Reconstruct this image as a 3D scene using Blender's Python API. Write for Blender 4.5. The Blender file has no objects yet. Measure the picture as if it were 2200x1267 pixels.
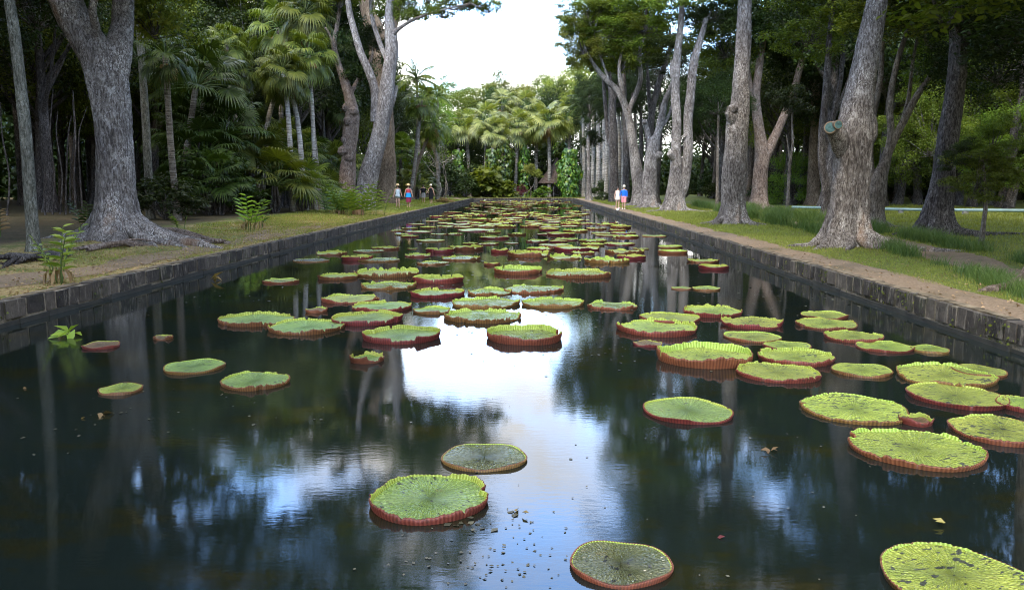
import bpy, math, random
import numpy as np
from mathutils import Vector, Matrix
sc = bpy.context.scene
COL = sc.collection
R = math.radians
rnd = random.Random(7)

# ------------------------------------------------------------------ camera
F = 1711.0; CX = 1100.0; CY = 633.5; CH = 1.95
TH = math.atan(234.5 / F); YA = math.atan(36 / F * math.cos(TH))
fw = np.array([-math.sin(YA) * math.cos(TH), math.cos(YA) * math.cos(TH), -math.sin(TH)])
rt = np.array([math.cos(YA), math.sin(YA), 0.0]); up = np.cross(rt, fw)
cam = bpy.data.cameras.new('camera'); co = bpy.data.objects.new('camera', cam); COL.objects.link(co)
co.matrix_world = Matrix(((rt[0], up[0], -fw[0], 0), (rt[1], up[1], -fw[1], 0), (rt[2], up[2], -fw[2], CH), (0, 0, 0, 1)))
cam.sensor_width = 36; cam.lens = F / 2200 * 36; cam.clip_start = 0.05; cam.clip_end = 3000
sc.camera = co

def ray(px, py): return fw + rt * (px - CX) / F - up * (py - CY) / F
def G(px, py, z=0.0):
    d = ray(px, py); t = (z - CH) / d[2]
    return np.array([d[0] * t, d[1] * t, z])
def P(px, py, Y):
    d = ray(px, py); t = Y / d[1]
    return np.array([d[0] * t, Y, CH + d[2] * t])

# ------------------------------------------------------------------ mesh helpers
class MB:
    def __init__(s): s.v = []; s.l = []; s.n = []; s.m = []; s.k = 0
    def add(s, v, f, mat=0):
        v = np.asarray(v, dtype=np.float64).reshape(-1, 3); f = np.asarray(f, dtype=np.int64)
        if len(f) == 0: return
        s.v.append(v); s.l.append((f + s.k).ravel()); s.n.append(np.full(len(f), f.shape[1], dtype=np.int32))
        m = np.asarray(mat); s.m.append(np.full(len(f), mat, dtype=np.int32) if m.ndim == 0 else m.astype(np.int32)); s.k += len(v)
    def mesh(s, name, mats, smooth=True):
        v = np.concatenate(s.v); l = np.concatenate(s.l); n = np.concatenate(s.n); m = np.concatenate(s.m)
        me = bpy.data.meshes.new(name)
        me.vertices.add(len(v)); me.vertices.foreach_set('co', v.astype(np.float32).ravel())
        me.loops.add(len(l)); me.loops.foreach_set('vertex_index', l.astype(np.int32))
        me.polygons.add(len(n))
        st = np.zeros(len(n), dtype=np.int32); st[1:] = np.cumsum(n)[:-1]
        me.polygons.foreach_set('loop_start', st); me.polygons.foreach_set('loop_total', n)
        me.polygons.foreach_set('material_index', m)
        me.polygons.foreach_set('use_smooth', np.full(len(n), smooth))
        for x in (mats if isinstance(mats, (list, tuple)) else [mats]): me.materials.append(x)
        me.update(calc_edges=True); me.validate()
        return me
    def obj(s, name, mats, parent=None, loc=None, smooth=True):
        return link(name, s.mesh(name, mats, smooth), parent, loc)

def link(name, me, parent=None, loc=None):
    o = bpy.data.objects.new(name, me); COL.objects.link(o)
    if parent is not None: o.parent = parent
    if loc is not None: o.location = loc
    return o
def tag(o, label, cat=None, group=None, kind=None):
    if label: o['label'] = label
    if cat: o['category'] = cat
    if group: o['group'] = group
    if kind: o['kind'] = kind
    return o
def thing(name, label, cat, loc=(0, 0, 0), rz=0.0, group=None):
    o = bpy.data.objects.new(name, None); COL.objects.link(o); o.empty_display_size = 0.2
    o.location = loc; o.rotation_euler = (0, 0, rz)
    return tag(o, label, cat, group)
def objmat(o, m):
    o.material_slots[0].link = 'OBJECT'; o.material_slots[0].material = m

def catmull(p, n):
    p = np.asarray(p, float)
    if len(p) == 2: return p[0] + (p[1] - p[0]) * np.linspace(0, 1, n)[:, None]
    q = np.vstack([2 * p[0] - p[1], p, 2 * p[-1] - p[-2]]); out = []
    for t in np.linspace(0, len(p) - 1 - 1e-9, n):
        i = int(t); u = t - i; a, b, c, d = q[i], q[i + 1], q[i + 2], q[i + 3]
        out.append(.5 * ((2 * b) + (-a + c) * u + (2 * a - 5 * b + 4 * c - d) * u * u + (-a + 3 * b - 3 * c + d) * u ** 3))
    return np.array(out)

def tube(mb, pts, rad, seg=12, mat=0, rough=0.0, seed=0, n=None, flare=None, caps=True, zg=0.0, squash=1.0):
    """pts: 3-D control points; rad: radii at them; flare=(amount, height, lobes)"""
    pts = np.asarray(pts, float); rad = np.asarray(rad, float)
    n = n or max(4, len(pts) * 4)
    c = catmull(pts, n)
    rr = np.interp(np.linspace(0, len(rad) - 1, n), np.arange(len(rad)), rad)
    t = np.gradient(c, axis=0); t /= np.linalg.norm(t, axis=1)[:, None] + 1e-9
    ref = np.array([1.0, 0, 0]) if abs(t[0][0]) < .9 else np.array([0, 1.0, 0])
    u = np.cross(t[0], ref); u /= np.linalg.norm(u); rs = np.random.RandomState(seed)
    ph = rs.rand(8) * 6.28; th = np.linspace(0, 2 * np.pi, seg, endpoint=False); V = []
    L = np.concatenate([[0], np.cumsum(np.linalg.norm(np.diff(c, axis=0), axis=1))])
    lump = rs.rand(n, seg)
    for i in range(n):
        u = u - t[i] * np.dot(u, t[i]); u /= np.linalg.norm(u) + 1e-9; w = np.cross(t[i], u)
        r = np.full(seg, rr[i])
        if rough: r = r * (1 + rough * (np.sin(2 * th + ph[0] + L[i] * .7) * .6 + np.sin(3 * th + ph[1] - L[i] * 1.1 / max(rr[0], .05) * .3) * .5 + np.sin(5 * th + ph[2] + L[i] * 1.7) * .35 + (lump[i] - .5) * .7 + np.sin(L[i] * 2.3 + ph[3]) * .35))
        if flare:
            rg = rough * (.45 + 1.6 * math.exp(-max(0, c[i][2] - zg) / 1.1)); r = r * (1 + rg * (.5 * np.abs(np.sin(4.5 * th + ph[6] + .5 * math.sin(L[i] * .9))) + .45 * np.abs(np.sin(7.5 * th + ph[7] + .4 * math.sin(L[i] * 1.7 + 1))) - .6))
            h = max(0, c[i][2] - zg); e = math.exp(-h / flare[1])
            r = r * (1 + flare[0] * e * (.75 + .55 * np.sin(flare[2] * th + ph[4]) + .3 * np.sin((flare[2] + 3) * th + ph[5])))
        V.append(c[i] + (np.cos(th) * r)[:, None] * u + (np.sin(th) * r * squash)[:, None] * w)
    V = np.concatenate(V); i0 = np.arange(n - 1)[:, None] * seg + np.arange(seg)[None]; j = (np.arange(seg) + 1) % seg
    i1 = np.arange(n - 1)[:, None] * seg + j[None]
    fcs = np.stack([i0, i1, i1 + seg, i0 + seg], -1).reshape(-1, 4)
    mb.add(V, fcs, mat)
    if caps:
        k0 = len(V); ce = np.vstack([V, c[-1] + t[-1] * rr[-1] * .3])
        a = (n - 1) * seg + np.arange(seg); b = (n - 1) * seg + j
        mb.add(ce[(n - 1) * seg:], np.stack([a - (n - 1) * seg, b - (n - 1) * seg, np.full(seg, seg)], -1), mat)
    return c

def frames(nrm, rs):
    nrm = nrm / (np.linalg.norm(nrm, axis=1)[:, None] + 1e-9)
    a = rs.randn(*nrm.shape); a -= nrm * (a * nrm).sum(1)[:, None]; a /= np.linalg.norm(a, axis=1)[:, None] + 1e-9
    return a, np.cross(nrm, a), nrm
def leaves(mb, pos, nrm, size, rs, aspect=.5, mat=0, fold=.18, axis=None, curl=.15):
    """one folded four-point leaf per position"""
    if axis is None: a, b, c = frames(nrm, rs)
    else:
        a = axis / (np.linalg.norm(axis, axis=1)[:, None] + 1e-9); c = nrm - a * (nrm * a).sum(1)[:, None]
        c /= np.linalg.norm(c, axis=1)[:, None] + 1e-9; b = np.cross(c, a)
    n = len(pos); s = (size * (0.7 + .6 * rs.rand(n)))[:, None]
    base = pos; tip = pos + a * s - c * s * curl
    lft = pos + a * s * .45 + b * s * aspect * .5 + c * s * fold * .5; rgt = pos + a * s * .45 - b * s * aspect * .5 + c * s * fold * .5
    V = np.stack([base, lft, tip, rgt], 1).reshape(-1, 3)
    mb.add(V, np.arange(n * 4).reshape(-1, 4), mat)

# ------------------------------------------------------------------ materials
def newmat(name):
    m = bpy.data.materials.new(name); m.use_nodes = True; nt = m.node_tree; nt.nodes.clear()
    return m, nt, nt.nodes, nt.links
def N(nt, typ, **kw):
    n = nt.nodes.new(typ)
    for k, v in kw.items():
        if k.startswith('i_'): n.inputs[k[2:].replace('_', ' ')].default_value = v
        else: setattr(n, k, v)
    return n
def ramp(nt, fac, stops):
    r = nt.nodes.new('ShaderNodeValToRGB'); e = r.color_ramp.elements
    while len(e) < len(stops): e.new(.5)
    for x, (p, c) in zip(e, stops): x.position = p; x.color = (*c, 1) if len(c) == 3 else c
    nt.links.new(fac, r.inputs[0]); return r.outputs[0]
def noise(nt, co, scale, detail=4, rough=.55, vec=None):
    if vec is not None:
        mp = N(nt, 'ShaderNodeMapping'); mp.inputs['Scale'].default_value = vec; nt.links.new(co, mp.inputs[0]); co = mp.outputs[0]
    n = N(nt, 'ShaderNodeTexNoise'); n.inputs['Scale'].default_value = scale; n.inputs['Detail'].default_value = detail; n.inputs['Roughness'].default_value = rough
    nt.links.new(co, n.inputs['Vector']); return n.outputs['Fac']
def mix(nt, fac, a, b, mode='MIX'):
    m = N(nt, 'ShaderNodeMix', data_type='RGBA', blend_type=mode)
    for s, v in ((m.inputs[0], fac), (m.inputs[6], a), (m.inputs[7], b)):
        if hasattr(v, 'node'): nt.links.new(v, s)
        else: s.default_value = v if isinstance(v, (int, float)) else (*v, 1)
    return m.outputs[2]
def mth(nt, op, a, b=None, c=None, clamp=False):
    m = N(nt, 'ShaderNodeMath', operation=op); m.use_clamp = clamp
    for s, v in zip(m.inputs, (a, b, c)):
        if v is None: continue
        if hasattr(v, 'node'): nt.links.new(v, s)
        else: s.default_value = v
    return m.outputs[0]
def finish(nt, col, rough=.7, bump=None, bs=.4, bd=.02, spec=.5, ior=1.5, trans=0.0, tcol=None, alpha=None):
    p = N(nt, 'ShaderNodeBsdfPrincipled'); out = N(nt, 'ShaderNodeOutputMaterial')
    if hasattr(col, 'node'): nt.links.new(col, p.inputs['Base Color'])
    else: p.inputs['Base Color'].default_value = (*col, 1)
    if hasattr(rough, 'node'): nt.links.new(rough, p.inputs['Roughness'])
    else: p.inputs['Roughness'].default_value = rough
    p.inputs['IOR'].default_value = ior; p.inputs['Specular IOR Level'].default_value = spec
    if bump is not None:
        b = N(nt, 'ShaderNodeBump'); b.inputs['Strength'].default_value = bs; b.inputs['Distance'].default_value = bd
        nt.links.new(bump, b.inputs['Height']); nt.links.new(b.outputs[0], p.inputs['Normal'])
    sh = p.outputs[0]
    if trans:
        t = N(nt, 'ShaderNodeBsdfTranslucent'); mx = N(nt, 'ShaderNodeMixShader'); mx.inputs[0].default_value = trans
        tc = tcol if tcol is not None else col
        if hasattr(tc, 'node'): nt.links.new(tc, t.inputs[0])
        else: t.inputs[0].default_value = (*tc, 1)
        nt.links.new(sh, mx.inputs[1]); nt.links.new(t.outputs[0], mx.inputs[2]); sh = mx.outputs[0]
    nt.links.new(sh, out.inputs[0])
def objco(nt): return N(nt, 'ShaderNodeTexCoord').outputs['Object']
def flat(name, col, rough=.8, spec=.3, var=.15, scale=8, trans=0):
    m, nt, n, l = newmat(name); c = objco(nt); f = noise(nt, c, scale, 3)
    a = tuple(x * (1 - var) for x in col); b = tuple(min(1, x * (1 + var)) for x in col)
    finish(nt, ramp(nt, f, [(.3, a), (.7, b)]), rough, spec=spec, trans=trans); return m

def bark(name, dark, light, lich_sun=(.45, .42, .38), lam=.5, warm=None, scale=1.0, ring=False, bd=.09):
    m, nt, n, l = newmat(name); c = objco(nt)
    f1 = noise(nt, c, 24 * scale, 6, .68, (1, 1, .22)); f2 = noise(nt, c, 1.1 * scale, 5, .6, (1, 1, .5)); f3 = noise(nt, c, 34 * scale, 4, .7, (1, 1, .45))
    if ring:
        f1 = noise(nt, c, 2.2 * scale, 5, .7, (.5, .5, 5))
    col = ramp(nt, f1, [(.33, tuple(x * .35 for x in dark)), (.46, dark), (.62, light)])
    col = mix(nt, ramp(nt, f2, [(.35, (0, 0, 0)), (.65, (1, 1, 1))]), col, tuple(x * .6 for x in light), 'MULTIPLY') if False else col
    col = mix(nt, mth(nt, 'MULTIPLY', ramp(nt, f3, [(.53, (0, 0, 0)), (.6, (1, 1, 1))]), mth(nt, 'MULTIPLY', ramp(nt, f2, [(.42, (0, 0, 0)), (.6, (1, 1, 1))]), lam)), col, lich_sun)
    md = noise(nt, c, 7 * scale, 5, .72, (1, 1, .55)); col = mix(nt, ramp(nt, md, [(.56, (0, 0, 0)), (.64, (.55, .55, .55))]), col, lich_sun); col = mix(nt, ramp(nt, md, [(.34, (.75, .75, .75)), (.43, (0, 0, 0))]), col, tuple(x * .4 for x in dark))
    if warm: col = mix(nt, mth(nt, 'MULTIPLY', ramp(nt, noise(nt, c, .7, 4, .7, (1, 1, .4)), [(.6, (0, 0, 0)), (.7, (1, 1, 1))]), .6), col, warm)
    col = mix(nt, 1.0, col, ramp(nt, f2, [(.3, (.62, .62, .64)), (.7, (1.2, 1.18, 1.15))]), 'MULTIPLY')
    h = mth(nt, 'ADD', f1, mth(nt, 'MULTIPLY', f3, .35))
    finish(nt, col, .92, h, .9, bd, spec=.15); return m

def leafmat(name, a, b, trans=.3, rough=.55, spec=.22, yellow=None):
    m, nt, n, l = newmat(name); g = N(nt, 'ShaderNodeNewGeometry'); rr = g.outputs['Random Per Island']
    oi = N(nt, 'ShaderNodeObjectInfo').outputs['Random']
    cl = noise(nt, N(nt, 'ShaderNodeTexCoord').outputs['Object'], 2.3, 2)
    f = mth(nt, 'ADD', mth(nt, 'MULTIPLY', rr, .55), mth(nt, 'MULTIPLY', cl, .55))
    col = ramp(nt, f, [(.2, a), (.85, b)] if not yellow else [(.2, a), (.7, b), (.97, yellow)])
    hs = N(nt, 'ShaderNodeHueSaturation'); nt.links.new(col, hs.inputs['Color'])
    nt.links.new(mth(nt, 'ADD', mth(nt, 'MULTIPLY', oi, .03), .485), hs.inputs['Hue']); nt.links.new(mth(nt, 'ADD', mth(nt, 'MULTIPLY', oi, .5), .75), hs.inputs['Value'])
    col = hs.outputs[0]
    t = mix(nt, 1.0, col, (1.5, 1.6, .6), 'MULTIPLY')
    finish(nt, col, rough, spec=spec, trans=trans, tcol=t); return m

M = {}
M['bark_grey'] = bark('bark_grey', (.12, .10, .085), (.30, .268, .235), (.60, .56, .51), .95, warm=(.33, .2, .12))  # strong pale lichen also paints sunlit patches into the bark
M['bark_pale'] = bark('bark_pale', (.12, .10, .08), (.26, .225, .185), (.46, .42, .36), .6)
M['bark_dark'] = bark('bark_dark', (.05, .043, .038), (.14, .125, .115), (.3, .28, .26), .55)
M['bark_brown'] = bark('bark_brown', (.12, .085, .055), (.25, .19, .13), (.35, .3, .22), .3)
M['bark_warm'] = bark('bark_warm', (.14, .10, .075), (.30, .23, .18), (.42, .37, .32), .5)
M['palm_bark'] = bark('palm_bark', (.13, .11, .085), (.28, .25, .2), (.4, .38, .33), .4, ring=True, scale=1.2)
M['palm_pale'] = bark('palm_pale', (.22, .195, .16), (.42, .385, .33), (.56, .53, .47), .5, ring=True, scale=1.0)
M['palm_mossy'] = bark('palm_mossy', (.10, .10, .075), (.23, .22, .18), (.4, .4, .34), .7, scale=1.3)
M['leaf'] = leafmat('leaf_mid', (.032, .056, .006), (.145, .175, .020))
M['leaf_dark'] = leafmat('leaf_dark', (.007, .016, .003), (.034, .052, .008), .22)  # shade of the woods put into a darker leaf colour
M['leaf_lime'] = leafmat('leaf_lime', (.05, .095, .012), (.16, .21, .03), .4)
M['leaf_olive'] = leafmat('leaf_olive', (.06, .085, .015), (.2, .21, .04), .3, yellow=(.26, .22, .03))
M['leaf_far'] = leafmat('leaf_far', (.055, .095, .02), (.15, .20, .045), .35)
M['fan_dark'] = leafmat('fan_dark', (.012, .024, .004), (.05, .075, .011), .2, .5, .25)  # left wood's shade put into a darker frond colour
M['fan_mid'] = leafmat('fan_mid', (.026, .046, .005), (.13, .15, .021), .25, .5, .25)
M['fan_pale'] = leafmat('fan_pale', (.055, .075, .012), (.21, .22, .055), .25, .45, .5, yellow=(.34, .31, .08))
M['dead_frond'] = leafmat('dead_frond', (.15, .09, .04), (.3, .2, .11), .2, .8, .1)
M['ginger'] = leafmat('ginger_leaf', (.10, .18, .015), (.27, .36, .045), .35, .35, .5)
M['vine'] = leafmat('vine_leaf', (.03, .075, .01), (.10, .17, .02), .3, .35, .5, yellow=(.3, .27, .03))
M['shrub_red'] = leafmat('shrub_red', (.06, .015, .02), (.16, .04, .04), .2)
M['grass'] = leafmat('grass_blade', (.09, .105, .018), (.27, .28, .06), .3, .6, .2)
M['grass_dry'] = leafmat('grass_dry', (.2, .16, .05), (.42, .34, .14), .25, .7, .1)
M['strap'] = leafmat('strap_grass', (.035, .07, .014), (.11, .155, .035), .25, .5, .3)

# pads
def padtop(name, a, b, vein, spots=.55, rough=.42, wet=0.0):
    m, nt, n, l = newmat(name); c = objco(nt)
    oi = N(nt, 'ShaderNodeObjectInfo').outputs['Random']
    sx = N(nt, 'ShaderNodeSeparateXYZ'); l.new(c, sx.inputs[0]); x, y = sx.outputs[0], sx.outputs[1]
    rad = mth(nt, 'SQRT', mth(nt, 'ADD', mth(nt, 'MULTIPLY', x, x), mth(nt, 'MULTIPLY', y, y)))
    ang = mth(nt, 'ARCTAN2', y, x)
    wob = noise(nt, c, 6, 3)
    # forked radial veins: number doubles with radius
    def veins(k, w): 
        s = mth(nt, 'ABSOLUTE', mth(nt, 'SINE', mth(nt, 'ADD', mth(nt, 'MULTIPLY', ang, k), mth(nt, 'MULTIPLY', wob, 2.5))))
        return mth(nt, 'SUBTRACT', 1.0, mth(nt, 'MULTIPLY', s, w), clamp=True)
    v1 = veins(14, 2.2); v2 = mth(nt, 'MULTIPLY', veins(32, 1.5), mth(nt, 'MULTIPLY', rad, 2.2, clamp=True))
    v = mth(nt, 'MAXIMUM', v1, v2)
    # cells stretched along the radius
    cmb = N(nt, 'ShaderNodeCombineXYZ'); l.new(mth(nt, 'MULTIPLY', ang, 11), cmb.inputs[0]); l.new(mth(nt, 'MULTIPLY', rad, 34), cmb.inputs[1])
    vo = N(nt, 'ShaderNodeTexVoronoi', feature='DISTANCE_TO_EDGE'); vo.inputs['Scale'].default_value = 1.0; l.new(cmb.outputs[0], vo.inputs['Vector'])
    cell = mth(nt, 'MULTIPLY', vo.outputs['Distance'], 2.6, clamp=True)
    off = N(nt, 'ShaderNodeVectorMath', operation='ADD'); l.new(c, off.inputs[0]); cb2 = N(nt, 'ShaderNodeCombineXYZ'); l.new(mth(nt, 'MULTIPLY', oi, 37), cb2.inputs[0]); l.new(mth(nt, 'MULTIPLY', oi, 91), cb2.inputs[1]); l.new(cb2.outputs[0], off.inputs[1])
    oc = off.outputs[0]
    f = noise(nt, oc, 2.2, 5, .6)
    col = ramp(nt, f, [(.3, a), (.7, b)])
    edge = ramp(nt, rad, [(.12, (0, 0, 0)), (.55, (1, 1, 1))])
    col = mix(nt, mth(nt, 'MULTIPLY', edge, .5), tuple(q * .8 for q in a), col) if False else col
    col = mix(nt, mth(nt, 'MULTIPLY', mth(nt, 'SUBTRACT', 1.0, cell), .8), col, tuple(q * .5 for q in a))
    col = mix(nt, mth(nt, 'MULTIPLY', v, .6), col, tuple(min(1, q * 1.15) for q in vein))
    col = mix(nt, 1.0, col, ramp(nt, noise(nt, oc, 4.5, 5, .7), [(.3, (.62, .68, .6)), (.7, (1.25, 1.2, 1.1))]), 'MULTIPLY')
    hs = N(nt, 'ShaderNodeHueSaturation'); l.new(col, hs.inputs['Color'])
    l.new(mth(nt, 'ADD', mth(nt, 'MULTIPLY', oi, .03), .485), hs.inputs['Hue']); l.new(mth(nt, 'ADD', mth(nt, 'MULTIPLY', oi, .3), .85), hs.inputs['Value']); col = hs.outputs[0]
    # brown blotches and small black eaten spots
    bl = ramp(nt, noise(nt, oc, 7, 6, .75), [(.6, (0, 0, 0)), (.68, (1, 1, 1))])
    col = mix(nt, mth(nt, 'MULTIPLY', bl, .6), col, (.13, .10, .025))
    sp = noise(nt, oc, 15, 3, .5, (1, 1.8, 1)); sp2 = ramp(nt, mth(nt, 'ADD', sp, mth(nt, 'MULTIPLY', noise(nt, oc, 2.5, 2), .28)), [(.81 - spots * .085, (0, 0, 0)), (.825 - spots * .085, (1, 1, 1))])
    col = mix(nt, mth(nt, 'MULTIPLY', sp2, .93), col, (.012, .012, .014))
    h = mth(nt, 'SUBTRACT', mth(nt, 'MULTIPLY', cell, .6), mth(nt, 'MULTIPLY', v, .55))
    wetm = ramp(nt, noise(nt, oc, 3.0, 3, .5), [(.5 - wet * .3, (.45, .45, .45)), (.62 - wet * .2, (.16, .16, .16))]) if wet else rough
    finish(nt, col, wetm if wet else rough, h, .95, .018, spec=.5, trans=.0); return m
M['pad_green'] = padtop('pad_green', (.14, .235, .042), (.19, .29, .052), (.28, .38, .12), .35, .38)
M['pad_lime'] = padtop('pad_lime', (.22, .30, .030), (.30, .38, .045), (.37, .42, .10), .55, .45)
M['pad_spot'] = padtop('pad_spot', (.24, .30, .030), (.33, .385, .045), (.4, .43, .09), .8, .5)
M['pad_grey'] = padtop('pad_grey', (.09, .10, .05), (.125, .13, .065), (.16, .165, .085), .2, .4, wet=.35)
M['pad_wet'] = padtop('pad_wet', (.16, .24, .06), (.22, .30, .08), (.28, .34, .14), .5, .3, wet=.6)
M['pad_brown'] = padtop('pad_brown', (.14, .09, .04), (.22, .13, .06), (.26, .18, .08), .4, .5)
def rimmat(name, a, b, c3, outer):
    m, nt, n, l = newmat(name); c = objco(nt)
    sx = N(nt, 'ShaderNodeSeparateXYZ'); l.new(c, sx.inputs[0])
    oi = N(nt, 'ShaderNodeObjectInfo').outputs['Random']
    f = noise(nt, c, 5, 5, .7); ang = mth(nt, 'ARCTAN2', sx.outputs[1], sx.outputs[0])
    rib = mth(nt, 'ABSOLUTE', mth(nt, 'SINE', mth(nt, 'MULTIPLY', ang, 46)))
    col = ramp(nt, f, [(.3, a), (.7, b)])
    col = mix(nt, mth(nt, 'MULTIPLY', mth(nt, 'SUBTRACT', 1, rib), .42), col, c3)
    col = mix(nt, mth(nt, 'MULTIPLY', mth(nt, 'POWER', rib, 3.0), .42), col, tuple(q * .35 for q in a))
    col = mix(nt, ramp(nt, noise(nt, c, 22, 3, .6), [(.6, (0, 0, 0)), (.7, (.8, .8, .8))]), col, (.05, .03, .02))
    hs = N(nt, 'ShaderNodeHueSaturation'); l.new(col, hs.inputs['Color']); l.new(mth(nt, 'ADD', mth(nt, 'MULTIPLY', oi, .05), .485), hs.inputs['Hue']); l.new(mth(nt, 'ADD', mth(nt, 'MULTIPLY', oi, .4), .8), hs.inputs['Value'])
    finish(nt, hs.outputs[0], .5, rib, .4, .006, spec=.4, trans=.0 if outer else .3, tcol=(.4, .5, .05)); return m
M['rim_out'] = rimmat('rim_outer', (.09, .012, .010), (.19, .027, .022), (.25, .07, .045), True)
M['rim_rust'] = rimmat('rim_rust', (.09, .028, .011), (.18, .06, .02), (.26, .12, .04), True)
M['rim_in'] = rimmat('rim_inner', (.30, .38, .035), (.44, .50, .06), (.6, .62, .24), False)
M['rim_edge'] = flat('rim_edge', (.10, .035, .02), .8, var=.6, scale=20)

# ------------------------------------------------------------------ lily pads
NP = [0]
def rim_profile(N_, ribs, h, rag, rs, gaps):
    th = np.arange(N_) / N_ * 2 * np.pi
    base = np.ones(N_)
    for k in range(1, 7): base += rs.randn() * .06 * np.cos(k * th + rs.rand() * 6.28)
    for k in range(7, 26): base += rs.randn() * .07 * (rag + .15) * np.cos(k * th + rs.rand() * 6.28)
    jr = rs.rand(ribs + 1); rib = (np.arange(N_) * ribs // N_); j2 = (jr[rib] + np.roll(jr[rib], 1) + np.roll(jr[rib], -1)) / 3
    base *= 1 - (.06 + rag * .6) * j2
    base *= 1 - (.02 + .03 * rag) * (1 + np.cos(ribs * th)) * .5
    for _ in range(rs.poisson(rag * 13 + .8)):      # narrow V tears
        c = rs.rand() * 6.28; w = .015 + rs.rand() * .05; d = np.abs((th - c + np.pi) % (2 * np.pi) - np.pi)
        base *= np.clip(.1 + d / w * .9, 0, 1) if rs.rand() < .6 else np.clip(.45 + d / w * .55, 0, 1)
    for _ in range(rs.poisson(rag * 5 + .3)):           # long worn stretches
        c = rs.rand() * 6.28; w = .15 + rs.rand() * .35; d = np.abs((th - c + np.pi) % (2 * np.pi) - np.pi)
        lowv = rs.uniform(.15, .6); base *= np.clip(lowv + np.clip((d - w) / .06, 0, 1) * (1 - lowv) + (j2 - .5) * .3, .05, 1)
    for (c, w) in gaps:
        d = np.abs((th - c + np.pi) % (2 * np.pi) - np.pi); base *= np.clip(d / .05, .02, 1)
    return th, np.clip(base, .04, 1.5) * h * .6

def pad_meshes(Rr, h, rag, seed, style, hi=True, outer='rim_out', flare=.22, notch=True):
    rs = np.random.RandomState(seed)
    ribs = 92; N_ = 552 if hi else 184
    th, H = rim_profile(N_, ribs, h, rag, rs, [(rs.rand() * 6.28, .02)] if notch else [])
    el = 1 + .04 * np.cos(2 * th + rs.rand() * 6) + .02 * np.cos(3 * th + rs.rand() * 6) + .012 * np.cos(5 * th + rs.rand() * 6)
    na = rs.rand() * 2 * np.pi; nd = np.abs((th - na + np.pi) % (2 * np.pi) - np.pi)
    if notch: el *= 1 - .10 * np.exp(-(nd / .07) ** 2)
    ribw = np.cos(ribs * th)
    if h < .02:  # floating flat leaf: edge chewed
        el *= 1 - rag * .05 * rs.rand(ribs + 1)[np.arange(N_) * ribs // N_]
    r0 = Rr * el
    # blade
    mb = MB(); rings = [0.02, .25, .5, .75, .92, 1.0]; V = [];
    wav = lambda q, s: (.006 + .004 * h / .1) * q * np.cos(4 * th + s)
    z0 = .012
    for q in rings:
        z = z0 + wav(q, seed) + (.006 * (q ** 8))
        V.append(np.stack([r0 * q * np.cos(th), r0 * q * np.sin(th), z * np.ones(N_)], 1))
    V = np.concatenate(V); nr = len(rings); j = (np.arange(N_) + 1) % N_
    F_ = []
    for k in range(nr - 1):
        a = k * N_ + np.arange(N_); b = k * N_ + j
        F_.append(np.stack([a, a + N_, b + N_, b], 1))
    mb.add(V, np.concatenate(F_)); mb.add(V[:N_], np.arange(N_)[None, :], 0)
    under = V[-N_:].copy(); under[:, 2] = -.03; under[:, :2] *= .97
    mb.add(np.vstack([V[-N_:], under]), np.stack([np.arange(N_), np.arange(N_) + N_, j + N_, j], 1))
    blade = mb.mesh('leaf_blade', M[style])
    # rim
    mb = MB(); amp = .0042 * Rr / .5
    lean = flare * (.7 + .5 * np.sin(2 * th + rs.rand() * 6)) * H
    zb = z0 + wav(1, seed) + .006
    def ring(rr, z): return np.stack([rr * np.cos(th), rr * np.sin(th), z], 1)
    th_ = .007
    rows = [ring(r0 * .985, zb - .002),
            ring(r0 + lean * .15 + amp * ribw * .6, zb + H * .35), ring(r0 + lean * .55 + amp * ribw, zb + H * .7), ring(r0 + lean + amp * ribw * 1.3, zb + H),
            ring(r0 + lean + amp * ribw * 1.3 + th_, zb + H - .003), ring(r0 + lean * .55 + amp * ribw + th_ * 1.6, zb + H * .65), ring(r0 + lean * .1 + amp * ribw * .8 + th_ * 2, zb + H * .2),
            ring(r0 * .99, -.03 * np.ones(N_))]
    V = np.concatenate(rows); F_ = []; mt = []
    for k in range(len(rows) - 1):
        a = k * N_ + np.arange(N_); b = k * N_ + j
        F_.append(np.stack([a, b, b + N_, a + N_], 1)); mt.append(np.full(N_, 0 if k < 3 else (2 if k == 3 else 1)))
    mt = np.concatenate(mt)
    # tears in the rim show as dark ragged edges
    mb.add(V, np.concatenate(F_), mt)
    rim = mb.mesh('rim', [M['rim_in'], M[outer], M['rim_edge']])
    return blade, rim

def place_pad(px, py, w, meshes, scale, label, group, R0, rot=0.0, z=None, part=True):
    c = G(px, py, 0.03); 
    NP[0] += 1
    o = thing('lily_pad', label, 'lily pad', (c[0], c[1], z if z is not None else .0015 * (NP[0] % 9)), rot, group)
    o.scale = (scale, scale, scale)
    link('leaf_blade', meshes[0], o); link('rim', meshes[1], o)
    return o
def radius_px(px, py, w):
    a = G(px - w / 2, py, .03); b = G(px + w / 2, py, .03); return np.linalg.norm(a - b) / 2

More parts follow.
